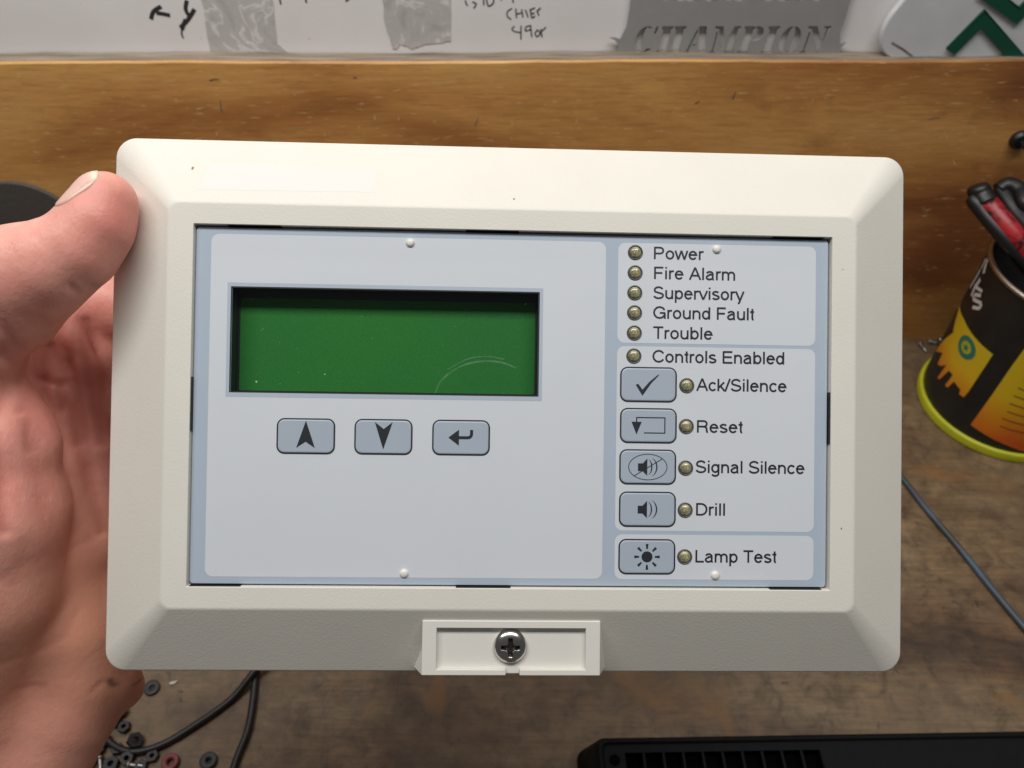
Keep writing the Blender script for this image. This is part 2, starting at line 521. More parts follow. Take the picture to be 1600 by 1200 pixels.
# small dings in the board
for (bx, bz), L, a in (((-179.3, 212.2), 6, .1), ((-179.7, 195.9), 9, 1.45), ((135.8, 202.1), 5, 1.4), ((114.2, 197.9), 3, .6), ((264.0, 187.4), 7, .2), ((-22.1, 185.3), 7, 1.2), ((-94.3, 213.4), 2, 0)):
    dx, dz = L/2*math.cos(a), L/2*math.sin(a)
    vv, fz = ribbon([(bx-dx, bz-dz), (bx, bz+.4), (bx+dx, bz+dz)], 0.9, 0, w1=0.35)
    mesh('gouge', [(p[0], -0.12, p[1]) for p in vv], fz, M_EDGE if L > 6 else M_DARKSPECK, board)

M_SCRATCH = mat('fresh_wood_scratch', (0.72, 0.50, 0.27), 0.6)
rs = random.Random(21)
for k in range(22):
    bx, bz = rs.uniform(-290, 300), rs.uniform(150, 214)
    L, a = rs.uniform(2, 7), rs.choice((1.4, 1.6, 1.2, .2, .05, 2.2))
    dx, dz = L/2*math.cos(a), L/2*math.sin(a)
    vv, fz = ribbon([(bx-dx, bz-dz), (bx + rs.uniform(-.4, .4), bz), (bx+dx, bz+dz)], rs.uniform(.4, .9), 0, w1=.2)
    mesh('scratch', [(p[0], -0.10, p[1]) for p in vv], fz, M_SCRATCH, board)
wall = empty('white_wall', (0, D + T, 0))
tag(wall, 'white painted wall behind the wooden backboard with marker notes', 'wall')
v, f = boxv(-900, 900, 0, 20, -30, 700)
mesh('wall_surface', v, f, M_WALL, wall)
def on_wall(vf, y): return [(p[0], y, p[1]) for p in vf[0]], vf[1]
def handwriting(strokes, w, label):
    mb = MB()
    for k, s in enumerate(strokes):
        c = catmull([(p[0], p[1], 0) for p in s], 5) if len(s) > 2 else [Vector((*p, 0)) for p in s]
        mb.add(on_wall(ribbon([(q.x, q.y) for q in c], w, 0), -0.10 - 0.01*k))
    o = mb.build('handwriting', M_MARKER, wall)
    o['label'] = label
handwriting([
    [(0.0, 249.0), (-2.6, 247.2), (-2.6, 244.3), (-0.4, 242.8)],
    [(2.2, 249.0), (2.6, 243.6)], [(2.6, 245.8), (5.6, 246.5)], [(5.6, 248.6), (6.4, 243.9)],
    [(7.8, 248.3), (9.4, 243.9)],
    [(10.4, 248.6), (11.6, 243.6)], [(10.8, 248.3), (13.4, 249.4)], [(11.2, 246.1), (13.1, 246.5)], [(11.6, 243.6), (13.5, 244.7)],
    [(14.5, 247.9), (15.7, 245.0)], [(14.5, 247.6), (16.7, 249.4)]], 0.75, 'small marker word CHIEF')
handwriting([
    [(1.5, 238.8), (0.0, 237.3), (1.5, 235.8), (5.3, 235.1)], [(5.3, 239.2), (5.3, 230.9)],
    [(10.9, 239.2), (8.3, 238.4), (8.0, 236.2), (11.0, 236.9)], [(10.9, 239.5), (11.8, 232.4)],
    [(15.1, 236.9), (13.7, 234.7), (14.9, 232.8), (16.7, 234.7), (15.2, 236.6)], [(17.0, 237.3), (17.9, 232.4)], [(17.4, 235.8), (20.0, 238.4)]],
    0.75, 'small marker writing 49er')
handwriting([
    [(-26.9, 253.6), (-26.6, 251.9), (-25.6, 250.4)], [(-22.9, 252.6), (-20.7, 251.5), (-22.3, 249.0)],
    [(-16.5, 255.8), (-16.3, 250.8)], [(-14.7, 254.4), (-13.7, 250.4), (-10.7, 252.2), (-11.0, 255.1)], [(-7.7, 255.8), (-5.9, 253.6)], [(0.0, 256.5), (0.7, 252.2)]],
    0.8, 'marker strokes cut off by the top of the photo')
handwriting([
    [(-211.6, 242.8), (-208.7, 247.2), (-203.3, 250.1)], [(-207.4, 246.5), (-203.2, 245.8), (-199.7, 245.0)],
    [(-187.4, 253.6), (-189.6, 248.6), (-188.6, 244.3)], [(-184.4, 248.6), (-189.8, 242.8), (-195.8, 238.0)], [(-191.3, 242.8), (-195.3, 236.9)]],
    2.3, 'thick black marker scribble')
handwriting([[(-195.3, 236.9), (-196.2, 233.9), (-195.8, 231.7)], [(-133.8, 255.8), (-133.7, 251.2)], [(-119.1, 255.8), (-118.7, 252.2)], [(-96.0, 252.9), (-92.8, 255.1)]], 1.0, 'thin black marker tail')
def residue(pts, label):
    r2 = random.Random(len(pts))
    P = []
    for i in range(len(pts)):
        a, b = pts[i], pts[(i+1) % len(pts)]
        for k in range(6):
            t = k/6
            P.append((a[0]+(b[0]-a[0])*t + r2.uniform(-.35, .35), a[1]+(b[1]-a[1])*t + r2.uniform(-.35, .35)))
    o = plate('tape_residue', P, [], 0.2, M_RESIDUE, wall)
    o.rotation_euler = (math.radians(90), 0, 0)
    o.location = (0, -0.0002, 0)
    o['label'] = label
residue([(-178.0, 260.6), (-180.3, 239.2), (-182.4, 218.9), (-158.0, 218.5), (-133.8, 218.9), (-134.5, 223.2), (-140.7, 228.6), (-137.2, 260.6)], 'wide torn grey tape patch')
residue([(-74.1, 260.6), (-74.9, 241.0), (-71.6, 225.5), (-69.4, 225.2), (-67.1, 228.6), (-59.7, 225.5), (-53.0, 227.9), (-36.7, 230.1), (-35.0, 260.6)], 'narrow torn grey tape patch')

# ------------------------------------------------------------------ metal stencil with cut letters
def crescent(cx, cy, rx, ry, a0, a1, th, n=14):
    o = arc(cx, cy, rx, ry, a0, a1, n)
    i = arc(cx, cy, rx - th, ry - 0.04, a1, a0, n)
    s = th*0.0
    return o + i
def stem(x, w=.32, s=.46, h=.09):
    a, b = x - w/2, x + w/2
    c, d = x - s/2, x + s/2
    return [(c,0),(d,0),(d,h),(b,h+.05),(b,1-h-.05),(d,1-h),(d,1),(c,1),(c,1-h),(a,1-h-.05),(a,h+.05),(c,h)]
GL = {
 'C': ([crescent(.46, .5, .42, .5, 62, 318, .29), [(.74,.72),(.84,.70),(.86,1),(.78,.97)]], .92),
 'H': ([stem(.26), stem(.78)], 1.04),
 'A': ([[(.40,1),(.70,1),(.92,.0),(.58,0),(.60,.05)], [(.02,0),(.26,0),(.25,.06),(.19,.08),(.40,.84),(.36,.92),(.10,.08),(.02,.06)], [(.30,.26),(.50,.26),(.48,.34),(.33,.34)]], .96),
 'M': ([[(.02,0),(.26,0),(.26,.07),(.18,.08),(.18,.80),(.12,.80),(.12,.08),(.02,.06)], [(.02,1),(.34,1),(.58,.32),(.50,.10),(.20,.88),(.02,.92)], [(.66,.02),(1.06,.02),(1.06,.09),(.99,.11),(.99,.90),(1.06,.92),(1.06,1),(.80,1),(.62,.44),(.72,.60),(.73,.11),(.66,.09)]], 1.10),
 'P': ([stem(.26), [(.44,1),(.62,1),(.80,.92),(.86,.74),(.80,.55),(.62,.46),(.44,.46),(.44,.53),(.56,.56),(.60,.74),(.56,.90),(.44,.93)]], .90),
 'I': ([stem(.26)], .54),
 'O': ([crescent(.46, .5, .42, .5, 100, 260, .29), crescent(.46, .5, .42, .5, 280, 440, .29)], .94),
 'N': ([[(.02,0),(.26,0),(.26,.07),(.18,.08),(.18,.78),(.12,.78),(.12,.08),(.02,.06)], [(.02,1),(.38,1),(.86,.24),(.86,0),(.78,0),(.20,.88),(.02,.93)], [(.66,1),(.96,1),(.96,.94),(.87,.92),(.87,.34),(.79,.46),(.79,.92),(.66,.94)]], 1.0),
 'T': ([stem(.42), [(.02,.66),(.08,.68),(.12,.9),(.18,.92),(.18,1),(.03,1)], [(.82,.66),(.76,.68),(.72,.9),(.66,.92),(.66,1),(.81,1)]], .86),
 'E': ([stem(.26), [(.50,.0),(.84,0),(.88,.32),(.80,.30),(.74,.1),(.50,.08)], [(.50,.92),(.72,.9),(.76,.72),(.83,.70),(.82,1),(.50,1)], [(.50,.46),(.68,.44),(.68,.58),(.50,.54)]], .90),
 'S': ([[(.10,.04),(.36,0),(.62,.05),(.74,.22),(.66,.42),(.40,.56),(.46,.40),(.50,.24),(.42,.10),(.22,.12),(.16,.28),(.08,.26)], [(.62,.97),(.36,1),(.14,.92),(.08,.74),(.16,.58),(.38,.46),(.30,.62),(.28,.78),(.36,.90),(.52,.88),(.60,.74),(.68,.76)]], .80),
 ' ': ([], .5)}
def stencil_word(word, x0, x1, z0, z1, shear):
    tot = sum(GL[c][1] for c in word)
    sx = (x1 - x0)/tot; h = z1 - z0
    out = []; x = x0
    for c in word:
        for pl in GL[c][0]:
            out.append([(x + p[0]*sx*0.93 + p[1]*shear, z0 + p[1]*h) for p in pl])
        x += GL[c][1]*sx
    return out
so = [(61.7, 222.4), (63.8, 228.5), (61.2, 231.6), (57.7, 233.1), (61.0, 233.4), (64.1, 232.3), (67.2, 239.4), (68.0, 249.2), (67.9, 269.9), (195.6, 269.9), (194.3, 255.5), (194.3, 244.9), (193.6, 236.1), (195.6, 229.3), (198.7, 230.4), (196.7, 227.0), (197.7, 222.4)]
zb = so[0][1]
bx0, bx1 = (71.8, 224.3)[0], (187.9, 224.3)[0]
tx0, tx1 = (83.9, 254.1)[0], (179.4, 254.1)[0]
zt0, zt1 = (133.8, 223.9)[1], (130.6, 239.8)[1]
zu0 = (127.7, 253.8)[1]
holes = stencil_word('CHAMPION', bx0, bx1, zt0, zt1, 1.6) + stencil_word('CHAMP TEST', tx0, tx1, zu0, zu0 + 15, 2.0)
st = plate('metal_stencil', so, holes, 0.8, M_STENCIL)
st.rotation_euler = (math.radians(90 - 4), 0, 0)
st.location = (0, (D + 5.0)*MM - 0, 0)
# keep its foot on the board's top edge
st.location = (0, (D + 5.0 - math.sin(math.radians(4))*0)*MM, 0)
_piv = Matrix.Translation((0, (D + 10.6)*MM, zb*MM))
st.matrix_world = _piv @ Matrix.Rotation(math.radians(90 - 1.2), 4, 'X') @ Matrix.Translation((0, -zb*MM, 0))
tag(st, 'grey metal lettering stencil with CHAMPION cut out, standing on the board top', 'stencil')

# ------------------------------------------------------------------ white sign with green zigzag letter
sg = empty('plastic_sign', (0, D + 8, 0))
tag(sg, 'white plastic sign with dark green angular letter, propped at the top right', 'sign')
ol = [(229.1, 222.4), (223.8, 225.5), (220.5, 228.5), (218.2, 233.1), (217.3, 239.0), (218.5, 245.6), (221.4, 252.0), (228.8, 266.5), (246.2, 276.5), (337.7, 276.5), (367.7, 222.4)]
p1 = plate('sign_plate', [tuple(q) for q in [(c[0], c[1]) for c in catmull([(a[0], a[1], 0) for a in ol[:8]], 4)]] + ol[8:], [], 2.4, M_SIGN, sg, bevel=1.2)
p1.rotation_euler = (math.radians(90), 0, 0); p1.location = (0, 0, 0)
def raised(pl, w, th, y, name, m, par):
    vv, ff_ = ribbon(pl, w, 0)
    n = len(vv)
    va = [(p[0], y, p[1]) for p in vv] + [(p[0], y - th, p[1]) for p in vv]
    fa = [tuple(i + n for i in q) for q in ff_] + [tuple(reversed(q)) for q in ff_]
    k = n//2
    for i in range(k - 1):
        fa += [(2*i, 2*i+2, n+2*i+2, n+2*i), (2*i+3, 2*i+1, n+2*i+1, n+2*i+3)]
    fa += [(1, 0, n, n+1), (2*k-2, 2*k-1, n+2*k-1, n+2*k-2)]
    o = mesh(name, va, fa, m, par)
    b = o.modifiers.new('edge', 'BEVEL'); b.width = 0.0006; b.segments = 2
    return o
raised([(259.9, 227.8), (270.9, 246.7), (306.3, 219.3)], 6.6, 1.6, -2.2, 'letter_stroke', M_GREEN, sg)
raised([(264.5, 262.4), (290.3, 248.5), (300.3, 266.5)], 6.6, 1.6, -2.2, 'letter_stroke', M_GREEN, sg)
vv, fz = ribbon([(223.7, 232.3), (231.5, 228.5), (240.3, 223.2)], 1.1, 0)
mesh('crease', [(p[0], -2.55, p[1]) for p in vv], fz, M_EDGE, sg)

# ------------------------------------------------------------------ disc on the board, hook
dc = empty('abrasive_disc', ((-331.6, 143.7)[0] - 4, D, (-331.6, 143.7)[1] - 40))
tag(dc, 'dark grey round disc hung on the board behind the thumb', 'disc')
v, f = lathe([(39.5, 0), (40, .8), (40, 2.2), (39.2, 3), (9, 3), (8.2, 2.4), (4, 2.4)], 64)
o = mesh('disc_body', [(p[0], -0.2 - p[2], p[1]) for p in v], [tuple(reversed(q)) for q in f], M_DISC, dc)
v, f = lathe([(2.6, 2.3), (2.6, 4.6), (1.9, 5.3), (0.5, 5.5)], 16)
mesh('nail_head', [(p[0], -0.2 - p[2], p[1]) for p in v], [tuple(reversed(q)) for q in f], M_DULLSTEEL, dc)
hk = empty('screw_hook', ((323.1, 173.4)[0], D, (323.1, 173.4)[1]))
tag(hk, 'small black screw hook fixed in the board above the tin can', 'hook')
v, f = lathe([(6, 0), (6, 2.4), (4.6, 4.2), (2.0, 4.6)], 24)
mesh('hook_plate', [(p[0], -p[2], p[1]) for p in v], [tuple(reversed(q)) for q in f], M_RUBBER, hk)
v, f = tube(catmull([(0, -4.2, 0), (0, -12, 0), (1, -17, 3), (3, -17, 8), (4, -12, 11)], 6), 1.7, 10)
mesh('hook_arm', v, f, M_RUBBER, hk, True)

# ------------------------------------------------------------------ tin can with tools
CX, CY, CR, CH = 354.0, 394.0, 53.0, 124.0
can = empty('tin_can', (CX, CY, 0))
tag(can, 'black and yellow printed tin can holding hand tools at the right', 'can')
v, f = lathe([(CR-.6, 6), (CR-.6, CH-3), (CR+.7, CH-2), (CR+.9, CH-.8), (CR+.2, CH), (CR-1.2, CH), (CR-1.8, CH-1.5), (CR-1.8, 4)], 96)
n96 = 96
mb = MB(); mb.add((v, f)); cb = mb.build('can_body', M_CANBLACK, can, True); wn(cb)
v, f = lathe([(CR-.8, 0), (CR+1.6, .3), (CR+2.0, 1.6), (CR+1.9, 6.4), (CR+.9, 7.3), (CR-.7, 7.4)], 96)
wn(mesh('bottom_rim', v, f[:-1], M_CANLIME, can, True))
v, f = lathe([(CR-.3, CH-2.6), (CR+1.1, CH-2.2), (CR+1.3, CH-.8), (CR+.4, CH+.3), (CR-1.2, CH+.3), (CR-2.0, CH-1.0)], 96)
wn(mesh('top_rim', v, f[:-1], M_TIN, can, True))
A0 = math.degrees(math.atan2(0 - CY, 0 - CX))      # direction from the can toward the viewer
def wrap(pts, r, name, m, par, sub=6):
    """a printed shape (angle in degrees from the viewer side, height in mm) wrapped on the can"""
    bm = bmesh.new()
    vs = [bm.verts.new((p[0], p[1], 0)) for p in pts]
    bm.faces.new(vs)
    bmesh.ops.triangulate(bm, faces=bm.faces[:])
    bmesh.ops.subdivide_edges(bm, edges=[e for e in bm.edges], cuts=sub, use_grid_fill=True)
    for vt in bm.verts:
        a = math.radians(A0 + vt.co.x); z = vt.co.y
        vt.co = (r*math.cos(a)*MM, r*math.sin(a)*MM, z*MM)
    bmesh.ops.recalc_face_normals(bm, faces=bm.faces[:])
    me = bpy.data.meshes.new(name); bm.to_mesh(me); bm.free()
    return link(name, me, m, par, True)
wrap([(-84.2, 73.6), (-54.0, 77.8), (-35.9, 76.9), (-18.5, 76.2), (-19.1, 58.9), (-19.7, 40.6), (-20.7, 34.1), (-24.7, 33.7), (-25.6, 37.3), (-33.2, 38.6), (-35.3, 30.3), (-38.4, 29.9), (-36.9, 41.5), (-42.0, 41.1), (-46.2, 28.3), (-49.1, 27.5), (-47.2, 42.0), (-51.8, 36.6), (-57.7, 33.1), (-59.1, 43.2), (-75.2, 31.1), (-70.2, 45.1), (-59.7, 61.5), (-71.7, 73.1)], CR-.35, 'label_patch', M_FLAME, can)
wrap([(-3.5, 94.5), (-4.5, 75.5), (-5.3, 47.2), (-6.7, 17.8), (7.8, 15.4), (21.9, 13.0), (34.1, 10.2), (58.8, 1.1), (82.7, -3.0), (39.1, 98.8), (3.7, 109.1)], CR-.35, 'label_patch', M_FLAME, can)
# green round badge
bc = (-38.5, 66.0)
wrap([(bc[0] + 9.5*math.cos(k*math.pi/12), bc[1] + 8.0*math.sin(k*math.pi/12)) for k in range(24)], CR-.22, 'label_badge', M_TEAL, can, 2)
wrap([(bc[0] + 5.2*math.cos(k*math.pi/9), bc[1] + 4.4*math.sin(k*math.pi/9)) for k in range(18)], CR-.12, 'label_badge', M_CANLIME, can, 2)
wrap([(bc[0] + (3.2 if k % 2 else 1.6)*math.cos(k*math.pi/5), bc[1] + (2.9 if k % 2 else 1.4)*math.sin(k*math.pi/5)) for k in range(10)], CR-.04, 'label_badge', M_TEAL, can, 2)
def can_line(a, b, w, m, name, r):
    vv, fz = ribbon([a, ((a[0]+b[0])/2, (a[1]+b[1])/2), b], w, 0)
    wrap([vv[0][:2], vv[2][:2], vv[4][:2], vv[5][:2], vv[3][:2], vv[1][:2]], r, name, m, can, 3)
rl = random.Random(7)
for k in range(9):
    a = (1.5, 83.2); b = (5.4, 23.9)
    t = k/8.5
    p0 = (a[0] + (b[0]-a[0])*t + 3.0, a[1] + (b[1]-a[1])*t)
    can_line((p0[0] + rl.uniform(0, 3), p0[1] + .4), (p0[0] + rl.uniform(22, 32), p0[1] + .4), 1.0 if k < 3 else .75, M_TEXTPRINT, 'small_print', CR - .2)
# white lettering running round the can
def can_stroke(pts, w):
    for i in range(len(pts)-1):
        can_line(pts[i], pts[i+1], w, M_WHITEPRINT, 'lettering', CR - .25 + .02*i)
can_stroke([(-68.2, 121.9), (-65.3, 116.7), (-61.4, 111.7)], 3.4)
can_stroke([(-70.7, 117.2), (-70.0, 109.4)], 2.6)
can_stroke([(-70.7, 108.4), (-70.8, 100.4), (-72.7, 92.1)], 3.0)
can_stroke([(-61.6, 106.9), (-63.0, 98.4), (-61.6, 92.9)], 3.4)
can_stroke([(-65.2, 99.0), (-51.6, 104.2)], 2.2)
can_stroke([(-50.5, 101.4), (-58.2, 96.6), (-56.8, 93.8), (-46.0, 98.4), (-45.2, 94.8), (-52.5, 90.1)], 2.4)

# tools standing in the can
pl = empty('pliers', (CX, CY, CH))
tag(pl, 'pliers with red and black dipped handles standing in the tin can', 'pliers')
def handle(pts, r, name, m, par, flat=0.62):
    P = catmull(pts, 7)
    v, f = tube(P, r if not isinstance(r, list) else [r[0] + (r[1]-r[0])*i/(len(P)-1) for i in range(len(P))], 14)
    return mesh(name, v, f, m, par, True)
HX = Vector((CX, CY, CH))
def rel(p): return (p[0]-HX.x, p[1]-HX.y, p[2]-HX.z)
h0, h1, h2, h3 = rel((295.5, 435.2, 152.0)), rel((298.4, 428.2, 149.0)), rel((316.8, 402.5, 134.0)), rel((361.2, 379.9, 95.0))
v, f = tube(catmull([tuple(Vector(h0) + Vector((-2.6, 3.4, 4.8))), h0, h1], 8), [3.0, 5.0, 5.9, 6.3, 6.6] + [6.75]*12, 16)
mesh('handle_tip', v, f, M_RUBBER, pl, True)
handle([h1, h2, h3], 6.6, 'red_grip', M_RED, pl)
v, f = tube(catmull([tuple(Vector(q) + Vector((-4.2, -1.0, -2.6))) for q in (h0, h1, h2, h3)], 7), 4.6, 10)
mesh('handle_core', v, f, M_RUBBER, pl, True)
handle([rel((309.8, 440.3, 152.0)), rel((314.1, 423.5, 147.0)), rel((325.8, 398.5, 136.0)), rel((352, 404, 85))], 5.2, 'black_grip', M_RUBBER, pl)
handle([rel((307.6, 438.0, 153.0)), rel((312.8, 439.1, 156.0)), rel((317.1, 433.2, 156.0)), rel((321.4, 419.0, 150.0)), rel((366, 420, 126)), rel((372, 405, 80))], 4.8, 'black_grip', M_RUBBER, pl)

# ------------------------------------------------------------------ cables and small loose parts on the bench
def cable(name, pts, r, m, label):
    v, f = tube(catmull(pts, 10), r, 12)
    return tag(mesh(name, v, f, m, None, True), label, 'cable')
def g3(p, z): return (p[0], p[1], z)
cable('black_cable', [g3(q, 2.0) for q in ((-140.2, 115.1), (-141.9, 140.3), (-139.1, 159.4), (-139.9, 176.4), (-142.0, 190.6), (-144.6, 205.6))] + [g3((-142.7, 227.3), 3.5), g3((-133.1, 235.6), 5.6), g3((-122.5, 219.2), 6.0), g3((-133.3, 199.9), 6.0)] +
      [g3(q, z) for q, z in (((-141.2, 190.3), 5.9), ((-152.0, 176.0), 2.2), ((-169.3, 161.1), 2.0), ((-182.8, 152.2), 2.0), ((-195.8, 149.0), 2.0), ((-206.9, 152.2), 2.0), ((-215.1, 159.4), 2.0), ((-218.7, 168.5), 2.0), ((-231.1, 181.6), 2.0))],
      1.95, M_CABLE, 'black cable looping over the bench below the lower left of the panel')
cable('green_wire', [g3(q, 1.8) for q in ((233.0, 389.3), (255.3, 343.0), (263.0, 321.8), (269.8, 298.1), (279.5, 269.8), (287.8, 241.9), (296.0, 217.2), (309.8, 178.1))],
      2.0, M_WIRE, 'thin green and grey wire running over the bench at the right')
def ring(p, r, hole, h, m, name, label, cat, group, n=24, tilt=(0, 0, 0)):
    v, f = lathe([(hole, h*.25), (hole, 0), (r*.98, 0), (r, h*.25), (r, h*.75), (r*.94, h), (hole + (r-hole)*.35, h), (hole, h*.7), (hole*.98, h*.25)], n)
    o = mesh(name, v, f[:-1], m, None, True); wn(o)
    o.location = (p[0]*MM, p[1]*MM, 0.0003); o.rotation_euler = tilt
    if tilt[0] or tilt[1]: o.location.z = r*abs(math.sin(max(abs(tilt[0]), abs(tilt[1]))))*MM
    return tag(o, label, cat, group)
GRP = 'small loose parts on the bench'
ring((-197.2, 183.1), 4.3, 1.0, 1.8, M_GROMMET, 'rubber_grommet', 'dark grey rubber grommet lying alone just under the panel corner', 'grommet', GRP)
ring((-155.9, 144.9), 4.4, 1.0, 2.4, M_GROMMET, 'rubber_grommet', 'dark grey rubber grommet lying between the two strands of cable', 'grommet', GRP)
ring((-175.1, 144.0), 4.4, 1.6, 3.0, M_REDPART, 'red_bushing', 'faded red plastic bushing at the bottom edge', 'bushing', GRP)
def nut(p, r, h, label, m, tilt, rz):
    v0 = []
    lp = [[(q*math.cos(math.radians(60*k)), q*math.sin(math.radians(60*k)), z) for k in range(6)] for q, z in ((r*.32, h*.1), (r*.42, 0), (r*.92, 0), (r, h*.15), (r, h*.85), (r*.92, h), (r*.42, h), (r*.32, h*.85), (r*.32, h*.1))]
    v, f = loft(lp)
    o = mesh('black_nut', v, f, m)
    o.rotation_euler = (tilt, 0, rz)
    o.location = (p[0]*MM, p[1]*MM, (0.0002 if not tilt else r*abs(math.sin(tilt))*MM*0.9))
    return tag(o, label, 'nut', GRP)
nut((-209.1, 170.5), 3.6, 3.0, 'black nut nearest the heel of the hand', M_RUBBER, 0.7, .3)
nut((-204.7, 161.7), 3.4, 3.0, 'black nut just inside the bend of the cable', M_RUBBER, 0.0, .8)
nut((-196.9, 154.5), 4.2, 3.4, 'larger black nut resting close to the cable curve', M_RUBBER, 0.5, 1.4)
nut((-185.3, 147.1), 3.4, 2.6, 'black nut just in front of the cable, left of the red bushing', M_RUBBER, 0.0, .2)
nut((-212.1, 164.4), 4.4, 3.0, 'black nut enclosed by the cable end beside the hand', M_RUBBER, 0.9, 2.2)
nut((-216.3, 150.6), 5.0, 3.6, 'big black nut half hidden under the wrist side of the hand', M_RUBBER, 0.4, 1.0)
nut((-205.0, 143.0), 4.2, 3.2, 'black nut cut by the bottom edge near the wrist', M_RUBBER, 0.0, .5)
nut((-217.9, 144.3), 4.6, 3.2, 'leftmost black nut at the bottom edge', M_RUBBER, 0.8, .1)
nut((-213.6, 155.2), 3.8, 3.2, 'black nut wedged between the cable and the shadow of the wrist', M_RUBBER, 0.6, .9)
nut((-204.7, 150.6), 3.2, 2.8, 'small black nut touching the front of the cable curve', M_RUBBER, 0.0, 1.2)
nut((-223.9, 146.2), 4.4, 3.4, 'black nut leaning against the wrist side of the hand', M_RUBBER, 0.8, .6)
nut((-197.8, 146.2), 3.6, 3.0, 'black nut between two other nuts in front of the cable', M_RUBBER, 0.3, .4)
nut((-189.6, 142.1), 3.4, 2.8, 'black nut at the bottom edge beside the red bushing', M_RUBBER, 0.0, 1.7)
nut((-215.2, 172.2), 3.6, 3.0, 'black nut furthest back, touching the heel of the hand', M_RUBBER, 0.5, 2.6)
def small_screw(p, rz, label, L=9.0):
    o = empty('loose_screw', (p[0], p[1], 1.9), (math.radians(90), 0, rz))
    tag(o, label, 'screw', GRP)
    v, f = lathe([(1.0, 0), (1.15, .6), (1.0, 1.2), (1.15, 1.8), (1.0, 2.4), (1.15, 3.0), (1.0, 3.6), (1.15, 4.2), (1.0, 4.8), (.9, L-2), (.1, L)], 10)
    mesh('shank', v, f, M_DULLSTEEL, o, True)
    v, f = lathe([(1.0, 0.2), (2.1, 0.1), (2.1, -.5), (1.6, -1.4), (.4, -1.7)], 14)
    mesh('head', v, [tuple(reversed(q)) for q in f], M_DULLSTEEL, o, True)
    return o
small_screw((-211.8, 145.6), .4, 'shiny loose screw among the black nuts by the wrist')
small_screw((-195.4, 142.7), 1.5, 'shiny loose screw at the bottom edge left of the red bushing')
small_screw((320.8, 456.6), .2, 'loose screw nearest the panel in the litter beside the can')
small_screw((329.7, 460.2), 1.1, 'middle loose screw in the litter beside the can', 7)
small_screw((338.3, 461.7), 2.4, 'loose screw touching the can in the litter beside the can', 8)
small_screw((346.7, 467.7), .7, 'loose screw furthest back behind the can', 7)
vv, fz = poly([(0, 0), (2.8, .5), (4.2, 2.4), (2.0, 1.9), (.4, 1.6)], 0)
n = len(vv)
ch = mesh('paint_chip', vv + [(p[0], p[1], .7) for p in vv], [tuple(range(n-1, -1, -1)), tuple(range(n, 2*n))] + [(i, (i+1) % n, n+(i+1) % n, n+i) for i in range(n)], M_CHIPWHITE)
ch.location = ((-188.3, 184.9)[0]*MM, (-188.3, 184.9)[1]*MM, 0.0003)
tag(ch, 'tiny pale chip lying beside the lone rubber grommet', 'chip')

# black device lying at the bottom right
dv = empty('black_device', (40.4, 144.6, 0), (0, 0, math.radians(0.9)))
tag(dv, 'black plastic device with a row of square vents, lying in front at the bottom edge', 'device')
DW, DH, DZ = 330.0, 120.0, 35.0
lp = []
for z, q in ((0.2, -7), (DZ - 2.2, 0), (DZ - .8, .5), (DZ, 1.6), (DZ, 2.8), (DZ - 1.4, 3.4)):
    lp.append(rrect(DW - 2*q, DH - 2*q, max(4 - q*.4, 1), z, DW/2, -DH/2, 6))
v, f = loft(lp, True, False)
wn(mesh('case', v, f, M_DEVICE, dv, True))
gx0, gx1, gy0, gy1 = 13.0, 107.5, -30.0, -7.2
mb = MB()
zt = DZ - 1.4
for x0, x1, y0, y1 in ((3, DW-3, gy1, -3), (3, gx0, gy0, gy1), (gx1, DW-3, gy0, gy1), (3, DW-3, -DH+3, gy0)):
    mb.add(boxv(x0, x1, y0, y1, zt - 2, zt))
mb.build('top_plate', M_DEVICE, dv)
v, f = boxv(gx0-1, gx1+1, gy0-1, gy1+1, zt - 7, zt - 6)
mesh('vent_floor', v, f, M_PIT, dv)
barm = None
for k in range(11):
    x = gx0 + (gx1-gx0)*k/10
    if barm is None:
        v, f = boxv(-.55, .55, gy0, gy1, zt - 6, zt - .25)
        b0 = mesh('vent_bar', v, f, M_DEVICE, dv); barm = b0.data
    else:
        b0 = bpy.data.objects.new('vent_bar', barm); COL.objects.link(b0); b0.parent = dv
    b0.location.x = x*MM
v, f = lathe([(2.6, .3), (2.6, .12), (.4, .12)], 20, 8.2, -10.5, zt)
mesh('screw_hole', v, f, M_PIT, dv)

# ------------------------------------------------------------------ the annunciator panel (local mm: x right, y up, z out of the face)
POSE = (-0.0153, 0.0354, -0.0149)
RP = Matrix.Rotation(POSE[2], 4, 'Z') @ Matrix.Rotation(POSE[1], 4, 'Y') @ Matrix.Rotation(POSE[0], 4, 'X')
PM = Matrix.Translation(CAM_POS) @ CAM_ROT @ Matrix.Translation((0.000389, -0.00673, -0.216942)) @ RP
panel = empty('alarm_panel')
panel.matrix_world = PM
tag(panel, 'cream fire alarm control panel with a green display and grey buttons, held in a hand', 'control panel')

W, H, Hb = 216.0, 142.9, 11.0
keys = [(0.15, 0.15, -5, 5.4), (0, 0, 0, 5.4), (18.63, 19.55, Hb, 2.6), (25.0, 25.12, Hb, 0.35), (25.25, 25.37, 5.2, 0.3)]
fil = [0, 0.9, 0.7, 0.22, 0]
prof = [keys[0]]
for i in range(1, len(keys)-1):
    A, B_, C_ = (np.array(k) for k in keys[i-1:i+2])
    da = np.linalg.norm((A-B_)[:3]); dc_ = np.linalg.norm((C_-B_)[:3])
    a = B_ + (A-B_)*min(fil[i]/da, .45); c = B_ + (C_-B_)*min(fil[i]/dc_, .45)
    for t in (0, .25, .5, .75, 1):
        prof.append(tuple((1-t)**2*a + 2*t*(1-t)*B_ + t*t*c))
prof.append(keys[-1])
lp = [rrect(W - 2*p[0], H - 2*p[1], p[3], p[2], 0, 0.12, 10) for p in prof]
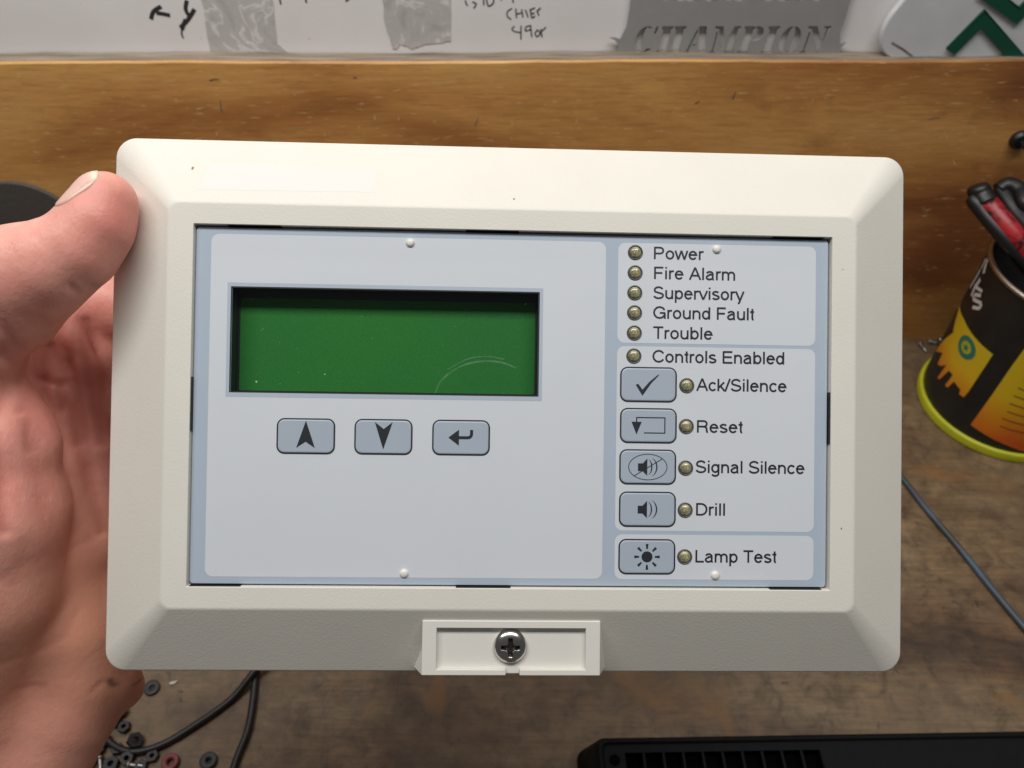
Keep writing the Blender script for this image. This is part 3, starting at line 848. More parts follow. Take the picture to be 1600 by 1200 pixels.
v, f = loft(lp)
wn(mesh('bezel', v, f, M_CREAM, panel, True))
rbox('housing', 192, 119, -27, -1.0, 4, M_HOUSING, panel, 0, 0, 1.0)
v, f = boxv(-88, 88, -51, 51, -1.0, 2.6)
mesh('backing_tray', v, f, M_BLACK, panel)

# black notches in the wall of the opening
for (x0, x1, side) in ((-82.4, -69.6, 'b'), (-14.6, -.5, 'b'), (67.4, 81.0, 'b'), (-74.6, -61.0, 't'), (-13.4, .4, 't'), (67.4, 81.0, 't'), (-6.6, 7.2, 'l'), (-8.0, 5.6, 'r')):
    d0, zz = 0.32, (8.0, 10.55)
    if side == 'b': q = boxv(x0, x1, -46.9, -46.42 + d0 + .12, *zz)
    if side == 't': q = boxv(x0, x1, 46.60 - d0, 47.0, *zz)
    if side == 'l': q = boxv(-83.4, -83.02 + d0, x0, x1, *zz)
    if side == 'r': q = boxv(83.02 - d0, 83.4, x0, x1, *zz)
    mesh('slot', q[0], q[1], M_BLACK, panel)

ZF = 9.6
LX, LY, LW, LH = -33.75, 17.05, 79.1, 26.7           # display opening
FX0, FX1, FY0, FY1 = -82.75, 82.55, -45.75, 45.95
fw, fh, fcx, fcy = FX1-FX0, FY1-FY0, (FX0+FX1)/2, (FY0+FY1)/2
lp = [rrect(fw, fh, 1.0, 6.5, fcx, fcy), rrect(fw, fh, 1.0, ZF-.15, fcx, fcy), rrect(fw-.3, fh-.3, .9, ZF, fcx, fcy), rrect(LW, LH, .12, ZF, LX, LY), rrect(LW, LH, .12, 2.7, LX, LY)]
v, f = loft(lp)
fas = mesh('fascia', v, f, M_FRAME, panel)
def sheet(name, x0, x1, y0, y1, r, z, m, hole=None):
    a = rrect(x1-x0, y1-y0, r, z, (x0+x1)/2, (y0+y1)/2)
    if hole:
        v, f = loft([a, rrect(hole[0], hole[1], hole[4], z, hole[2], hole[3])])
    else:
        v, f = poly(a, z); v = a
    return mesh(name, v, f, m, panel)
sheet('label_area', -78.85, 23.35, -43.85, 44.2, 2.0, ZF+.03, M_LIGHT, (LW+1, LH+1, LX, LY, .1))
sheet('label_area', 26.6, 79.2, 17.8, 44.1, 1.9, ZF+.03, M_LIGHT)
sheet('label_area', 26.6, 79.2, -31.25, 16.95, 1.9, ZF+.03, M_LIGHT)
sheet('label_area', 26.6, 79.2, -43.9, -32.25, 1.9, ZF+.03, M_LIGHT)
sheet('display_border', -74.5, 7.0, 2.25, 31.7, .15, ZF+.06, M_BAND, (LW+.3, LH+.3, LX, LY, .1))
sheet('display_outline', LX-LW/2-.32, LX+LW/2+.32, LY-LH/2-.32, LY+LH/2+.32, .15, ZF+.09, M_INK, (LW, LH, LX, LY, .08))
# display: black well, green glass, clear window
ZD = 4.0
lp = [rrect(LW-.02, LH-.02, .1, ZF-.35, LX, LY), rrect(LW-.05, LH-.05, .1, ZD-.3, LX, LY)]
v, f = loft(lp)
mesh('display_well', v, f, M_BLACK, panel)
dsp = sheet('display_screen', LX-LW/2+.1, LX+LW/2-.1, LY-LH/2+.1, LY+LH/2-.1, .1, ZD-.25, M_LCD)
lp = [rrect(LW-.1, LH-.1, .1, ZD+.1, LX, LY), rrect(LW-.9, LH-2.2, .5, ZD+.1, LX, LY-.85), rrect(LW-.9, LH-2.2, .5, ZD-.2, LX, LY-.85)]
v, f = loft(lp)
mesh('display_rim', v, f, M_BLACK, panel)
win = sheet('display_window', LX-LW/2+.05, LX+LW/2-.05, LY-LH/2+.05, LY+LH/2-.05, .1, ZF-.3, M_WINDOW)
for pts, w in (([(-20.8, 3.9), (-19.2, 7.2), (-16.0, 10.0), (-12.0, 11.8), (-7.5, 12.5), (-3.0, 12.0), (.5, 10.6)], .42), ([(-17.5, 10.2), (-12.5, 12.9), (-7.5, 13.7), (-3.0, 13.0)], .22)):  # reflection of the camera lens, painted as thin arcs on the window
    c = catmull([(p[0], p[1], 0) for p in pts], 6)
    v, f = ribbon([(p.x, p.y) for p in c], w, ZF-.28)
    o = mesh('painted_reflection', v, f, M_REFLECTION, win)
mb = MB(); rd = random.Random(11)
for k in range(34):
    x, y, r = rd.uniform(LX-LW/2+2, LX+LW/2-2), rd.uniform(LY-LH/2+1, LY+LH/2-2), rd.uniform(.03, .075)
    mb.add(poly([(x + r*math.cos(a), y + r*math.sin(a)*rd.uniform(.6, 1.3)) for a in (0, 1.2, 2.4, 3.6, 5)], ZF-.27))
for x, y, r in ((-66.8, 6.2, .24), (-49.3, 8.4, .17)):
    mb.add(poly([(x + r*math.cos(a), y + r*math.sin(a)) for a in (0, .9, 1.8, 2.7, 3.6, 4.5, 5.4)], ZF-.265))
du = mb.build('dust_specks', M_DUST, win); du['kind'] = 'stuff'

# ---- lettering: a plain grotesque drawn with strokes (unit cap height)
q_ = .0625
def A_(cx, cy, rx, ry, a0, a1): return arc(cx, cy, rx, ry, a0, a1, 10)
XH = .728; xt = XH - q_
OV = A_(.387, .364, .275, .312, 90, 450)
FONT = {
 'P': ([[(.15,0),(.15,1)], [(.15,1-q_),(.52,1-q_)] + A_(.55,.70,.25,.2375,90,-90) + [(.15,.4625)]], .93),
 'R': ([[(.15,0),(.15,1)], [(.15,1-q_),(.58,1-q_)] + A_(.60,.715,.235,.2225,90,-90) + [(.15,.4925)], [(.56,.49)] + A_(.62,.32,.20,.16,80,0) + [(.83,.14),(.90,0)]], 1.0),
 'D': ([[(.15,0),(.15,1)], [(.15,1-q_),(.46,1-q_)] + A_(.47,.5,.42,.4375,90,-90) + [(.15,q_)]], 1.0),
 'F': ([[(.15,0),(.15,1)], [(.15,1-q_),(.79,1-q_)], [(.15,.50),(.72,.50)]], .85),
 'E': ([[(.15,0),(.15,1)], [(.15,1-q_),(.86,1-q_)], [(.15,.52),(.81,.52)], [(.15,q_),(.87,q_)]], .93),
 'L': ([[(.14,0),(.14,1)], [(.14,q_),(.74,q_)]], .774),
 'T': ([[(.425,0),(.425,1)], [(.03,1-q_),(.82,1-q_)]], .85),
 'A': ([[(.05,0),(.465,1)], [(.465,1),(.88,0)], [(.19,.34),(.74,.34)]], .93),
 'S': ([A_(.46,.715,.33,.235,20,90)[0:] + A_(.46,.715,.32,.235,90,215) + [(.30,.545),(.62,.455)] + A_(.47,.28,.35,.225,35,-90) + A_(.46,.28,.36,.225,-90,-170)], .93),
 'G': ([A_(.54,.5,.45,.45,28,330), [(.93,.26),(.93,.47)], [(.56,.47),(.99,.47)], [(.955,0),(.955,.44)]], 1.083),
 'C': ([A_(.53,.5,.44,.45,32,328)], 1.005),
 'o': ([OV], .774),
 'e': ([[(.118,.40),(.655,.40)] + A_(.387,.364,.275,.312,8,325)], .774),
 'c': ([A_(.38,.364,.275,.312,38,322)], .70),
 'a': ([A_(.36,.50,.235,.175,165,0) + [(.595,.12)] + A_(.665,.115,.07,.06,180,285), [(.595,.44)] + A_(.40,.42,.15,.03,60,110) + A_(.32,.215,.205,.162,100,270) + A_(.32,.235,.275,.182,270,355)], .774),
 'w': ([[(.03,XH),(.26,0)], [(.26,0),(.50,XH)], [(.50,XH),(.74,0)], [(.74,0),(.97,XH)]], 1.006),
 'v': ([[(.03,XH),(.35,0)], [(.35,0),(.67,XH)]], .70),
 'y': ([[(.04,XH),(.36,0)], [(.67,XH),(.34,-.12)] + A_(.22,-.13,.12,.10,0,-100)], .70),
 'r': ([[(.14,0),(.14,XH)], [(.14,.40)] + A_(.36,.44,.22,.225,180,92) + [(.45,.665)]], .464),
 'n': ([[(.14,0),(.14,XH)], [(.14,.42)] + A_(.39,.43,.245,.235,180,0) + [(.635,0)]], .774),
 'm': ([[(.13,0),(.13,XH)], [(.13,.44)] + A_(.35,.44,.22,.225,180,0) + [(.57,0)], [(.57,.44)] + A_(.80,.44,.225,.225,180,0) + [(1.025,0)]], 1.16),
 'u': ([[(.635,0),(.635,XH)], [(.14,XH),(.14,.29)] + A_(.385,.29,.245,.235,180,360) + [(.63,.32)]], .774),
 'i': ([[(.155,0),(.155,XH)], [(.155,.87),(.155,1)]], .31),
 'l': ([[(.155,0),(.155,1)]], .31),
 't': ([[(.21,.93),(.21,.17)] + A_(.31,.165,.10,.105,180,275), [(.03,xt+.01),(.35,xt+.01)]], .387),
 'p': ([[(.14,-.29),(.14,XH)], A_(.405,.364,.262,.312,90,450)], .774),
 'b': ([[(.14,0),(.14,1)], A_(.405,.364,.262,.312,90,450)], .774),
 'd': ([[(.635,0),(.635,1)], A_(.37,.364,.262,.312,90,450)], .774),
 'g': ([[(.635,XH),(.635,.0)] + A_(.37,-.03,.265,.20,0,-160), A_(.37,.374,.262,.300,90,450)], .774),
 's': ([A_(.35,.525,.23,.145,25,200) + [(.24,.42),(.45,.335)] + A_(.35,.215,.25,.155,30,-160)], .70),
 'k': ([[(.13,0),(.13,1)], [(.13,.26),(.60,XH)], [(.30,.42),(.65,0)]], .70),
 '/': ([[(-.02,-.02),(.36,1.02)]], .387),
 ' ': ([], .387)}
def text(s, x, y, width, cap=3.25, z=ZF+.07, wt=.150):
    tot = sum(FONT[c][1] for c in s) - .12
    k = width/tot
    mb = MB(); n = 0; cx = x - .08*k
    for c in s:
        st_, adv = FONT[c]
        for sk in st_:
            pts = [(cx + p[0]*k, y + p[1]*cap) for p in sk]
            cl = len(pts) > 8 and (Vector(pts[0]) - Vector(pts[-1])).length < 1e-4
            if cl: pts = pts[:-1]
            out = [pts[0]]
            for p in pts[1:]:
                if (Vector(p) - Vector(out[-1])).length > .03: out.append(p)
            mb.add(ribbon(out, wt*cap, z + .0015*n, cl)); n += 1
        cx += adv*k
    o = mb.build('lettering', M_INK, panel)
    o['label'] = 'dark printed words ' + s
    return o
for s, x, y, w in (('Power', 36.0, 39.95, 13.1), ('Fire Alarm', 36.1, 34.7, 21.6), ('Supervisory', 36.1, 29.5, 23.8), ('Ground Fault', 36.15, 24.3, 26.6), ('Trouble', 36.2, 19.0, 15.6),
                   ('Controls Enabled', 36.1, 12.8, 34.9), ('Ack/Silence', 47.9, 5.5, 23.7), ('Reset', 47.9, -5.45, 12.1), ('Signal Silence', 47.8, -16.0, 28.8), ('Drill', 47.9, -27.15, 7.8), ('Lamp Test', 47.9, -39.4, 21.4)):
    text(s, x, y, w)

# ---- status lamps
rl_v, rl_f = lathe([(2.0, .0), (1.98, .16), (1.86, .30), (1.70, .30), (1.58, .16), (1.55, -.2)], 28)
le_v, le_f = lathe([(1.56, -.15), (1.54, .1), (1.40, .38), (1.1, .60), (.7, .74), (.3, .80), (.05, .81)], 24)
me_ring = me_lens = None
for i, (x, y) in enumerate(((31.08, 41.6), (31.08, 36.25), (31.05, 31.0), (31.05, 25.75), (31.05, 20.45), (31.0, 14.4), (45.05, 6.85), (45.05, -3.85), (45.0, -14.75), (45.0, -25.75), (45.0, -37.95))):
    if me_ring is None:
        r_ = mesh('status_lamp', rl_v, rl_f[:-1], M_LEDRING, panel, True); me_ring = r_.data
    else:
        r_ = bpy.data.objects.new('status_lamp', me_ring); COL.objects.link(r_); r_.parent = panel
    r_.location = (x*MM, y*MM, (ZF+.02)*MM)
    if me_lens is None:
        l_ = mesh('lens', le_v, le_f, M_LED, r_, True); me_lens = l_.data
    else:
        l_ = bpy.data.objects.new('lens', me_lens); COL.objects.link(l_); l_.parent = r_
    a = rd.uniform(-.3, .3)
    ox, oy = rd.uniform(-.25, .25), rd.uniform(-.35, .1)
    v, f = boxv(-.42, .42, -.26, .26, .55, .80)
    c_ = mesh('lamp_chip', [(p[0]*math.cos(a)-p[1]*math.sin(a)+ox, p[0]*math.sin(a)+p[1]*math.cos(a)+oy, p[2]) for p in v], f, M_CHIP_ORANGE if i == 5 else M_CHIP, r_)

# ---- white pegs
pg_v, pg_f = lathe([(1.08, 0), (1.06, .35), (.85, .62), (.4, .75), (.05, .77)], 20)
for x, y in ((-27.8, 42.9), (52.6, 42.9), (-28.0, -42.7), (53.1, -42.7)):
    o = mesh('peg', pg_v, pg_f, M_PEG, panel, True); o.location = (x*MM, y*MM, (ZF+.03)*MM)

# ---- buttons
ZB = ZF + .42
def speaker_sym():
    s = [poly([(-2.6,.95),(-1.35,.95),(-.15,2.25),(-.15,-2.3),(-1.35,-1.1),(-2.6,-1.1)], 0)]
    for cx, rx, ry, w in ((-.15, 1.35, 2.1, .34), (.45, 2.1, 2.5, .36)):
        o_ = arc(cx, 0, rx, ry, 70, -70, 10); i_ = arc(cx - .1, 0, rx - w + .1, ry*1.02, -68, 68, 10)
        s.append(poly(o_ + i_, 0.0))
    return s
SYM = {
 'up': [poly([(0,4.0),(-2.4,-3.05),(0,-1.45),(2.4,-3.05)], 0)],
 'down': [poly([(0,-3.25),(2.35,3.85),(.05,2.05),(-2.25,3.85)], 0)],
 'enter': [poly([(-3.3,0),(-.55,2.1),(-.55,-2.1)], 0), ribbon([(-.6,0),(1.7,0)] + arc(1.75,.95,.95,.95,-90,0,6) + [(2.7,2.05)], .8, .002)],
 'check': [poly([(-3.4,-.1),(-2.75,.2),(-1.6,-1.35),(.2,.75),(2.55,2.7),(2.7,2.45),(.7,.35),(-1.6,-2.95)], 0)],
 'reset': [ribbon([(-1.2,-1.9),(4.3,-1.9),(4.3,2.1),(-3.15,2.1),(-3.15,.8)], .3, 0), poly([(-4.5,1.0),(-1.8,1.0),(-3.15,-2.35)], .002)],
 'mute': speaker_sym() + [ribbon(arc(0,0,5.05,3.35,0,360,40)[:-1], .2, .002, True), ribbon([(-3.6,-2.35),(3.65,2.1)], .22, .004)],
 'speaker': speaker_sym(),
 'sun': [poly(arc(0,0,1.45,1.45,0,360,24)[:-1], 0)] + [ribbon([(2.05*math.cos(a),2.05*math.sin(a)),(3.35*math.cos(a),3.35*math.sin(a))], .42, .002, False, .72) for a in [k*math.pi/4 for k in range(8)]]}
SAYS = {'up': 'button with an up arrowhead', 'down': 'button with a down arrowhead', 'enter': 'button with an enter arrow', 'check': 'button with a check mark', 'reset': 'button with a looped return arrow', 'mute': 'button with a crossed out loudspeaker', 'speaker': 'button with a loudspeaker', 'sun': 'button with a lamp symbol and rays'}
for key, x, y in (('up', -53.8, -7.65), ('down', -33.9, -7.6), ('enter', -13.85, -7.55), ('check', 34.95, 6.95), ('reset', 35.05, -3.8), ('mute', 35.0, -14.6), ('speaker', 35.05, -25.65), ('sun', 35.05, -38.0)):
    w, h = 14.95, 9.2
    lp = [rrect(w-.7, h-.7, 1.65, 0), rrect(w-.72, h-.72, 1.6, .10)]
    for a in (25, 50, 75, 90):
        t = math.radians(a); lp.append(rrect(w-.75-.8*(1-math.cos(t)), h-.75-.8*(1-math.cos(t)), 1.6-.3*(1-math.cos(t)), .10+.14*math.sin(t)))
    lp = [rr for rr in lp]
    v, f = loft(lp, False, True)
    b = mesh('button', v, f, M_BUTTON, panel, True); wn(b)
    b.location = (x*MM, y*MM, (ZF+.04)*MM); b['label'] = SAYS[key]
    v, f = loft([rrect(w+.02, h+.02, 2.0, .02), rrect(w, h, 2.0, .10), rrect(w-.74, h-.74, 1.65, .12)])
    mesh('button_outline', v, f, M_INK, b)
    mb = MB()
    for vf in SYM[key]: mb.add(([(p[0], p[1], p[2] + .265) for p in vf[0]], vf[1]))
    mb.build('button_symbol', M_INK, b)

# ---- screw tab on the lower bevel
tb = MB()
zb_, zf_, zr_ = -2.0, 9.7, 8.0
fr = [(-23.1, -54.9), (23.1, -54.9), (23.1, -68.9), (-23.1, -68.9)]
ba = [(-23.2, -54.7), (23.2, -54.7), (26.6, -70.2), (-26.6, -70.2)]
def lerp(z):
    t = (z - zb_)/(zf_ - zb_)
    return [(b_[0]+(a_[0]-b_[0])*t, b_[1]+(a_[1]-b_[1])*t, z) for a_, b_ in zip(fr, ba)]
tx0, tx1, ty0, ty1 = -19.4, 19.35, -67.5, -56.75
hole = [(tx0, ty1), (tx1, ty1), (tx1, ty0), (tx0, ty0)]
v = lerp(zb_) + lerp(zf_)
v += [(p[0], p[1], zf_) for p in hole] + [(p[0]*.995, p[1], zr_) for p in hole]
f = [(i+4, (i+1) % 4 + 4, (i+1) % 4, i) for i in (0, 1, 3)]
f += [(4, 8, 9, 5), (5, 9, 10, 6), (7, 11, 8, 4)]                       # front ring without the lower lip
f += [(8, 12, 13, 9), (9, 13, 14, 10), (11, 15, 12, 8)]
f += [(15, 14, 13, 12)]
# lower lip in two halves with a gap between
gx0, gx1 = -1.4, 2.2
lo = lerp(zf_)[3][1]
n = len(v)
lb = lerp(zb_)
v += [(gx0, lo, zf_), (gx1, lo, zf_), (gx0, ty0, zf_), (gx1, ty0, zf_), (gx0, ty0, zr_), (gx1, ty0, zr_), (gx0, lo-.1, zr_), (gx1, lo-.1, zr_), (gx0, lb[3][1], zb_), (gx1, lb[3][1], zb_)]
f += [(7, n, n+2, 11), (n+1, 6, 10, n+3), (11, n+2, n+4, 15), (n+3, 10, 14, n+5), (n, n+6, n+4, n+2), (n+1, n+3, n+5, n+7), (n+4, n+6, n+7, n+5)]
f += [(3, n+8, n+6, n, 7), (n+9, 2, 6, n+1, n+7), (n+8, n+9, n+7, n+6)]
f += [(15, n+4, n+5, 14)]
tab = mesh('screw_tab', v, f, M_CREAM_SMOOTH, panel)
bm = bmesh.new(); bm.from_mesh(tab.data); bmesh.ops.recalc_face_normals(bm, faces=bm.faces[:]); bm.to_mesh(tab.data); bm.free()
bv = tab.modifiers.new('edge', 'BEVEL'); bv.width = 0.00018; bv.segments = 2; bv.limit_method = 'ANGLE'; bv.angle_limit = math.radians(35)
# cross-head screw
SR, SX, SY = 4.35, -.25, -61.7
NR, NA = 46, 120
sv, sf = [(0, 0, 0)], []
def screw_h(x, y):
    r = math.hypot(x, y)/SR
    z = 1.95*math.sqrt(max(0, 1 - (r**3.2)*.93)) + .25
    def arm(u, w_):
        a = abs(u) - 2.45; b = abs(w_) - (.62 if abs(u) < 1.1 else .5)
        return max(a, b)
    d = min(arm(x, y), arm(y, x))
    if abs(x) < 1.15 and abs(y) < 1.15: d = min(d, (abs(x)+abs(y)) - 1.5)
    if d < .05:
        z -= min(1.25, (0.05 - d)*3.0 + .55*max(0, 1 - math.hypot(x, y)/2.6)*2)
    return z
for i in range(1, NR+1):
    r = SR*(i/NR)
    for k in range(NA):
        a = 2*math.pi*k/NA + .06
        sv.append((r*math.cos(a), r*math.sin(a), 0))
sv = [(p[0], p[1], screw_h(p[0], p[1])) for p in sv]
for k in range(NA):
    sf.append((0, 1 + k, 1 + (k+1) % NA))
    for i in range(NR-1):
        a0, b0_ = 1 + i*NA, 1 + (i+1)*NA
        sf.append((a0 + k, b0_ + k, b0_ + (k+1) % NA, a0 + (k+1) % NA))
n = len(sv)
for k in range(NA): sv.append((sv[1+(NR-1)*NA+k][0]*.985, sv[1+(NR-1)*NA+k][1]*.985, -.3))
for k in range(NA): sf.append((1+(NR-1)*NA+k, n+k, n+(k+1) % NA, 1+(NR-1)*NA+(k+1) % NA))
scw = mesh('cross_head_screw', sv, sf, M_STEEL, panel, True)
scw.data.materials.append(M_RECESS)
for p_ in scw.data.polygons:
    c_ = p_.center/MM
    ax_, ay_ = abs(c_.x), abs(c_.y)
    if (ax_ < .60 and ay_ < 2.35) or (ay_ < .60 and ax_ < 2.35) or (ax_ + ay_ < 1.5): p_.material_index = 1
scw.location = (SX*MM, SY*MM, zr_*MM)

# ---- blank label on the upper bevel, specks
slope = Hb/19.55
def on_top(x, y, off): 
    z = (H/2 + .12 - y)*slope
    return (x, y + off*.48, z + off*.87)
lab = []
for p in ((-81.2, 63.7), (-37.6, 63.4), (-37.2, 56.1), (-82.8, 55.7)):
    lab.append(on_top(*p, .02))
for p in ((-81.2, 63.7), (-37.6, 63.4), (-37.2, 56.1), (-82.8, 55.7)):
    lab.append(on_top(*p, -.05))
mesh('blank_label', lab, [(3, 2, 1, 0), (0, 1, 5, 4), (1, 2, 6, 5), (2, 3, 7, 6), (3, 0, 4, 7)], M_STICKER, panel)
def speck(x, y, rx, ry, m, fn=on_top, off=.06):
    mesh('speck', [fn(x + rx*math.cos(a)*rd.uniform(.7, 1.1), y + ry*math.sin(a)*rd.uniform(.7, 1.1), off) for a in [k*math.pi/4 for k in range(8)]], [tuple(range(8))], m, panel)
speck(-85.6, 62.2, .32, .55, M_SPECK)
speck(-1.0, 55.0, .28, .22, M_DARKSPECK)
front = lambda x, y, off: (x, y, Hb + off*.5)
speck(86.0, -30.0, .2, .3, M_SPECK, front); speck(85.8, 38.0, .35, .08, M_SPECK, front)

# ------------------------------------------------------------------ the hand (same local frame as the panel, one continuous surface)
HO = np.array([-275.0, -262.0, -108.0]); HS = 0.8
HN = (306, 425, 172)
F = np.full(HN, 60.0, dtype=np.float32)
gx = (HO[0] + HS*np.arange(HN[0])).astype(np.float32)
gy = (HO[1] + HS*np.arange(HN[1])).astype(np.float32)
gz = (HO[2] + HS*np.arange(HN[2])).astype(np.float32)
def blob(a, b, ra, rb, k, flat=None):
    """smooth-union one round cone (a -> b) into the field"""
    a = np.array(a, np.float32); b = np.array(b, np.float32)
    pad = max(ra, rb) + 3*k + 4
    lo = np.minimum(a, b) - pad; hi = np.maximum(a, b) + pad
    i0 = [max(0, int((lo[q] - HO[q])/HS)) for q in range(3)]; i1 = [min(HN[q], int((hi[q] - HO[q])/HS) + 2) for q in range(3)]
    if any(i1[q] <= i0[q] for q in range(3)): return
    X = gx[i0[0]:i1[0], None, None] - a[0]; Y = gy[None, i0[1]:i1[1], None] - a[1]; Z = gz[None, None, i0[2]:i1[2]] - a[2]
    d = b - a; L = float(d @ d) + 1e-6
    t = np.clip((X*d[0] + Y*d[1] + Z*d[2])/L, 0, 1)
    ex, ey, ez = X - t*d[0], Y - t*d[1], Z - t*d[2]
    dist = np.sqrt(ex*ex + ey*ey + ez*ez) - (ra + t*(rb - ra))
    sub = F[i0[0]:i1[0], i0[1]:i1[1], i0[2]:i1[2]]
    h = np.clip(k - np.abs(sub - dist), 0, None)/k
    F[i0[0]:i1[0], i0[1]:i1[1], i0[2]:i1[2]] = np.minimum(sub, dist) - h*h*k*0.25
def chain(pts, k):
    for (a, ra), (b, rb) in zip(pts[:-1], pts[1:]): blob(a, b, ra, rb, k)
# thumb: tip, pad, joint, first bone, base
chain([((-105.2, 51.1, 11.4), 7.9), ((-107.2, 45.2, 12.0), 8.9), ((-111.6, 38.9, 12.2), 9.8), ((-118.8, 34.6, 11.5), 11.3), ((-126.0, 32.1, 10.0), 12.9), ((-135.8, 26.1, 7.0), 14.4), ((-148.4, 13.8, 2.0), 16.5), ((-155.3, -2.5, -4.0), 18)], 2.5)
chain([((-105.8, 48.9, 9.0), 6.7), ((-108.6, 42.7, 9.5), 7.6)], 2.5)
chain([((-123.3, 30.0, 9.0), 10.4), ((-130.7, 24.6, 6.0), 12.0)], 2.5)
# ball of the thumb
chain([((-149.4, 2.8, 0.0), 14), ((-145.4, -11.0, -5.0), 18), ((-144.7, -30.6, -8.0), 20.5), ((-149.7, -51.1, -13.0), 21.5), ((-164.3, -82.6, -26.0), 23), ((-180.5, -128.3, -42.0), 26)], 2.5)
chain([((-159.5, 4.5, -10.0), 18), ((-166.3, -25.1, -20.0), 21), ((-170.8, -62.4, -28.0), 24), ((-180.9, -112.3, -42.0), 26)], 12)
chain([((-158.8, 12.3, -24.0), 14), ((-170.5, -27.2, -38.0), 20), ((-173.2, -76.8, -44.0), 23)], 12)
chain([((-140.6, 0.4, -4.0), 8.5), ((-137.6, -12.8, -7.0), 12)], 3)
# hollow of the palm and the ridges at the roots of the fingers
chain([((-152.2, 4.9, -32.0), 15), ((-145.4, -26.6, -35.0), 16), ((-146.3, -58.9, -38.0), 17), ((-154.5, -91.5, -40.0), 21), ((-171.9, -127.3, -44.0), 27), ((-188.3, -166.5, -52.0), 27), ((-208.9, -206.9, -62.0), 29), ((-228.7, -252.1, -70.0), 32)], 8)
chain([((-140.9, 15.3, -21.0), 6), ((-135.8, 1.3, -23.0), 6.5), ((-134.3, -17.9, -27.0), 8), ((-134.4, -43.6, -31.0), 10)], 2)
chain([((-136.9, 24.3, -27.0), 7), ((-131.9, 9.1, -29.0), 7), ((-129.2, -14.4, -33.0), 8), ((-128.0, -42.5, -36.0), 9)], 1.6)
chain([((-134.2, 39.3, -36.0), 9.5), ((-127.9, 13.5, -39.0), 8.5), ((-125.0, -19.0, -42.0), 9)], 1.6)
# outer edge of the palm below the panel corner
chain([((-136.6, -52.0, -34.0), 14), ((-133.3, -70.2, -36.0), 15), ((-132.8, -84.8, -38.0), 13.5), ((-138.7, -96.5, -40.0), 15), ((-150.3, -109.3, -42.0), 19), ((-171.2, -139.6, -48.0), 25)], 7)
chain([((-129.2, -76.2, -36.0), 10), ((-125.4, -87.8, -41.0), 8), ((-123.2, -92.6, -46.0), 6.6)], 4)
# fingers bent behind the panel, tips resting on its back
for pts in ([((-136.1, 32.6, -34.0), 11.0), ((-97, 22, -43), 10.2), ((-78, 34, -40), 8.6), ((-58, 46, -36.5), 8.0)],
            [((-134.8, -2.8, -40.0), 11), ((-94, -2, -46), 10), ((-70, 8, -43), 9), ((-46, 18, -37), 8.2)],
            [((-135.1, -33.4, -42.0), 11), ((-94, -24, -47), 9.8), ((-72, -16, -43), 8.8), ((-50, -8, -36.5), 7.9)],
            [((-132.0, -61.6, -41.0), 10.5), ((-96, -46, -45), 8.8), ((-78, -40, -41), 7.6), ((-60, -34, -35.6), 7.0)]):
    chain(pts, 3)

def surface_nets(F, o, h):
    S = (F < 0)
    c = np.zeros(tuple(q-1 for q in F.shape), np.uint8)
    for dx in (0, 1):
        for dy in (0, 1):
            for dz in (0, 1):
                c += S[dx:F.shape[0]-1+dx, dy:F.shape[1]-1+dy, dz:F.shape[2]-1+dz]
    act = (c > 0) & (c < 8)
    I = np.argwhere(act)
    idx = np.full(act.shape, -1, np.int64); idx[act] = np.arange(len(I))
    acc = np.zeros((len(I), 3)); cnt = np.zeros(len(I))
    cor = [(x, y, z) for x in (0, 1) for y in (0, 1) for z in (0, 1)]
    for a in cor:
        for ax in range(3):
            if a[ax]: continue
            b = list(a); b[ax] = 1
            fa = F[I[:,0]+a[0], I[:,1]+a[1], I[:,2]+a[2]]; fb = F[I[:,0]+b[0], I[:,1]+b[1], I[:,2]+b[2]]
            m = (fa < 0) != (fb < 0)
            t = fa[m]/(fa[m]-fb[m])
            p = np.tile(np.array(a, float), (m.sum(), 1)); p[:, ax] += t
            acc[m] += p; cnt[m] += 1
    V = o + h*(I + acc/cnt[:, None])
    quads = []
    for ax in range(3):
        u, w = [(1, 2), (2, 0), (0, 1)][ax]
        sl0 = [slice(None)]*3; sl1 = [slice(None)]*3
        sl0[ax] = slice(0, -1); sl1[ax] = slice(1, None)
        A, B_ = S[tuple(sl0)], S[tuple(sl1)]
        ed = np.argwhere(A != B_)
        ed = ed[(ed[:, u] > 0) & (ed[:, w] > 0) & (ed[:, u] < F.shape[u]-1) & (ed[:, w] < F.shape[w]-1)]
        def cell(du, dw):
            q = ed.copy(); q[:, u] += du; q[:, w] += dw
            return idx[q[:,0], q[:,1], q[:,2]]
        q = np.stack([cell(-1,-1), cell(0,-1), cell(0,0), cell(-1,0)], 1)
        flip = ~A[ed[:,0], ed[:,1], ed[:,2]]
        q[flip] = q[flip][:, ::-1]
        quads.append(q)
    return V, np.concatenate(quads)
HV, HQ = surface_nets(F, HO, HS)
def smooth_mesh(V, Q, it, lam):
    for _ in range(it):
        s = np.zeros_like(V); n = np.zeros(len(V))
        for a in range(4):
            for b in ((a+1) % 4, (a-1) % 4):
                np.add.at(s, Q[:, a], V[Q[:, b]]); np.add.at(n, Q[:, a], 1)
        V = V + lam*(s/n[:, None] - V)
    return V
def largest(V, Q):
    lab = np.arange(len(V))
    while True:
        m = lab[Q].min(1)
        new = lab.copy()
        for a in range(4): np.minimum.at(new, Q[:, a], m)
        new = new[new]
        if (new == lab).all(): break
        lab = new
    ids, cnt = np.unique(lab, return_counts=True)
    print('hand pieces', sorted(cnt.tolist()))
    keep = lab == ids[cnt.argmax()]
    ix = np.cumsum(keep) - 1
    return V[keep], ix[Q[keep[Q[:, 0]]]]
HV, HQ = largest(HV, HQ)
HV = smooth_mesh(HV, HQ, 5, 0.5)
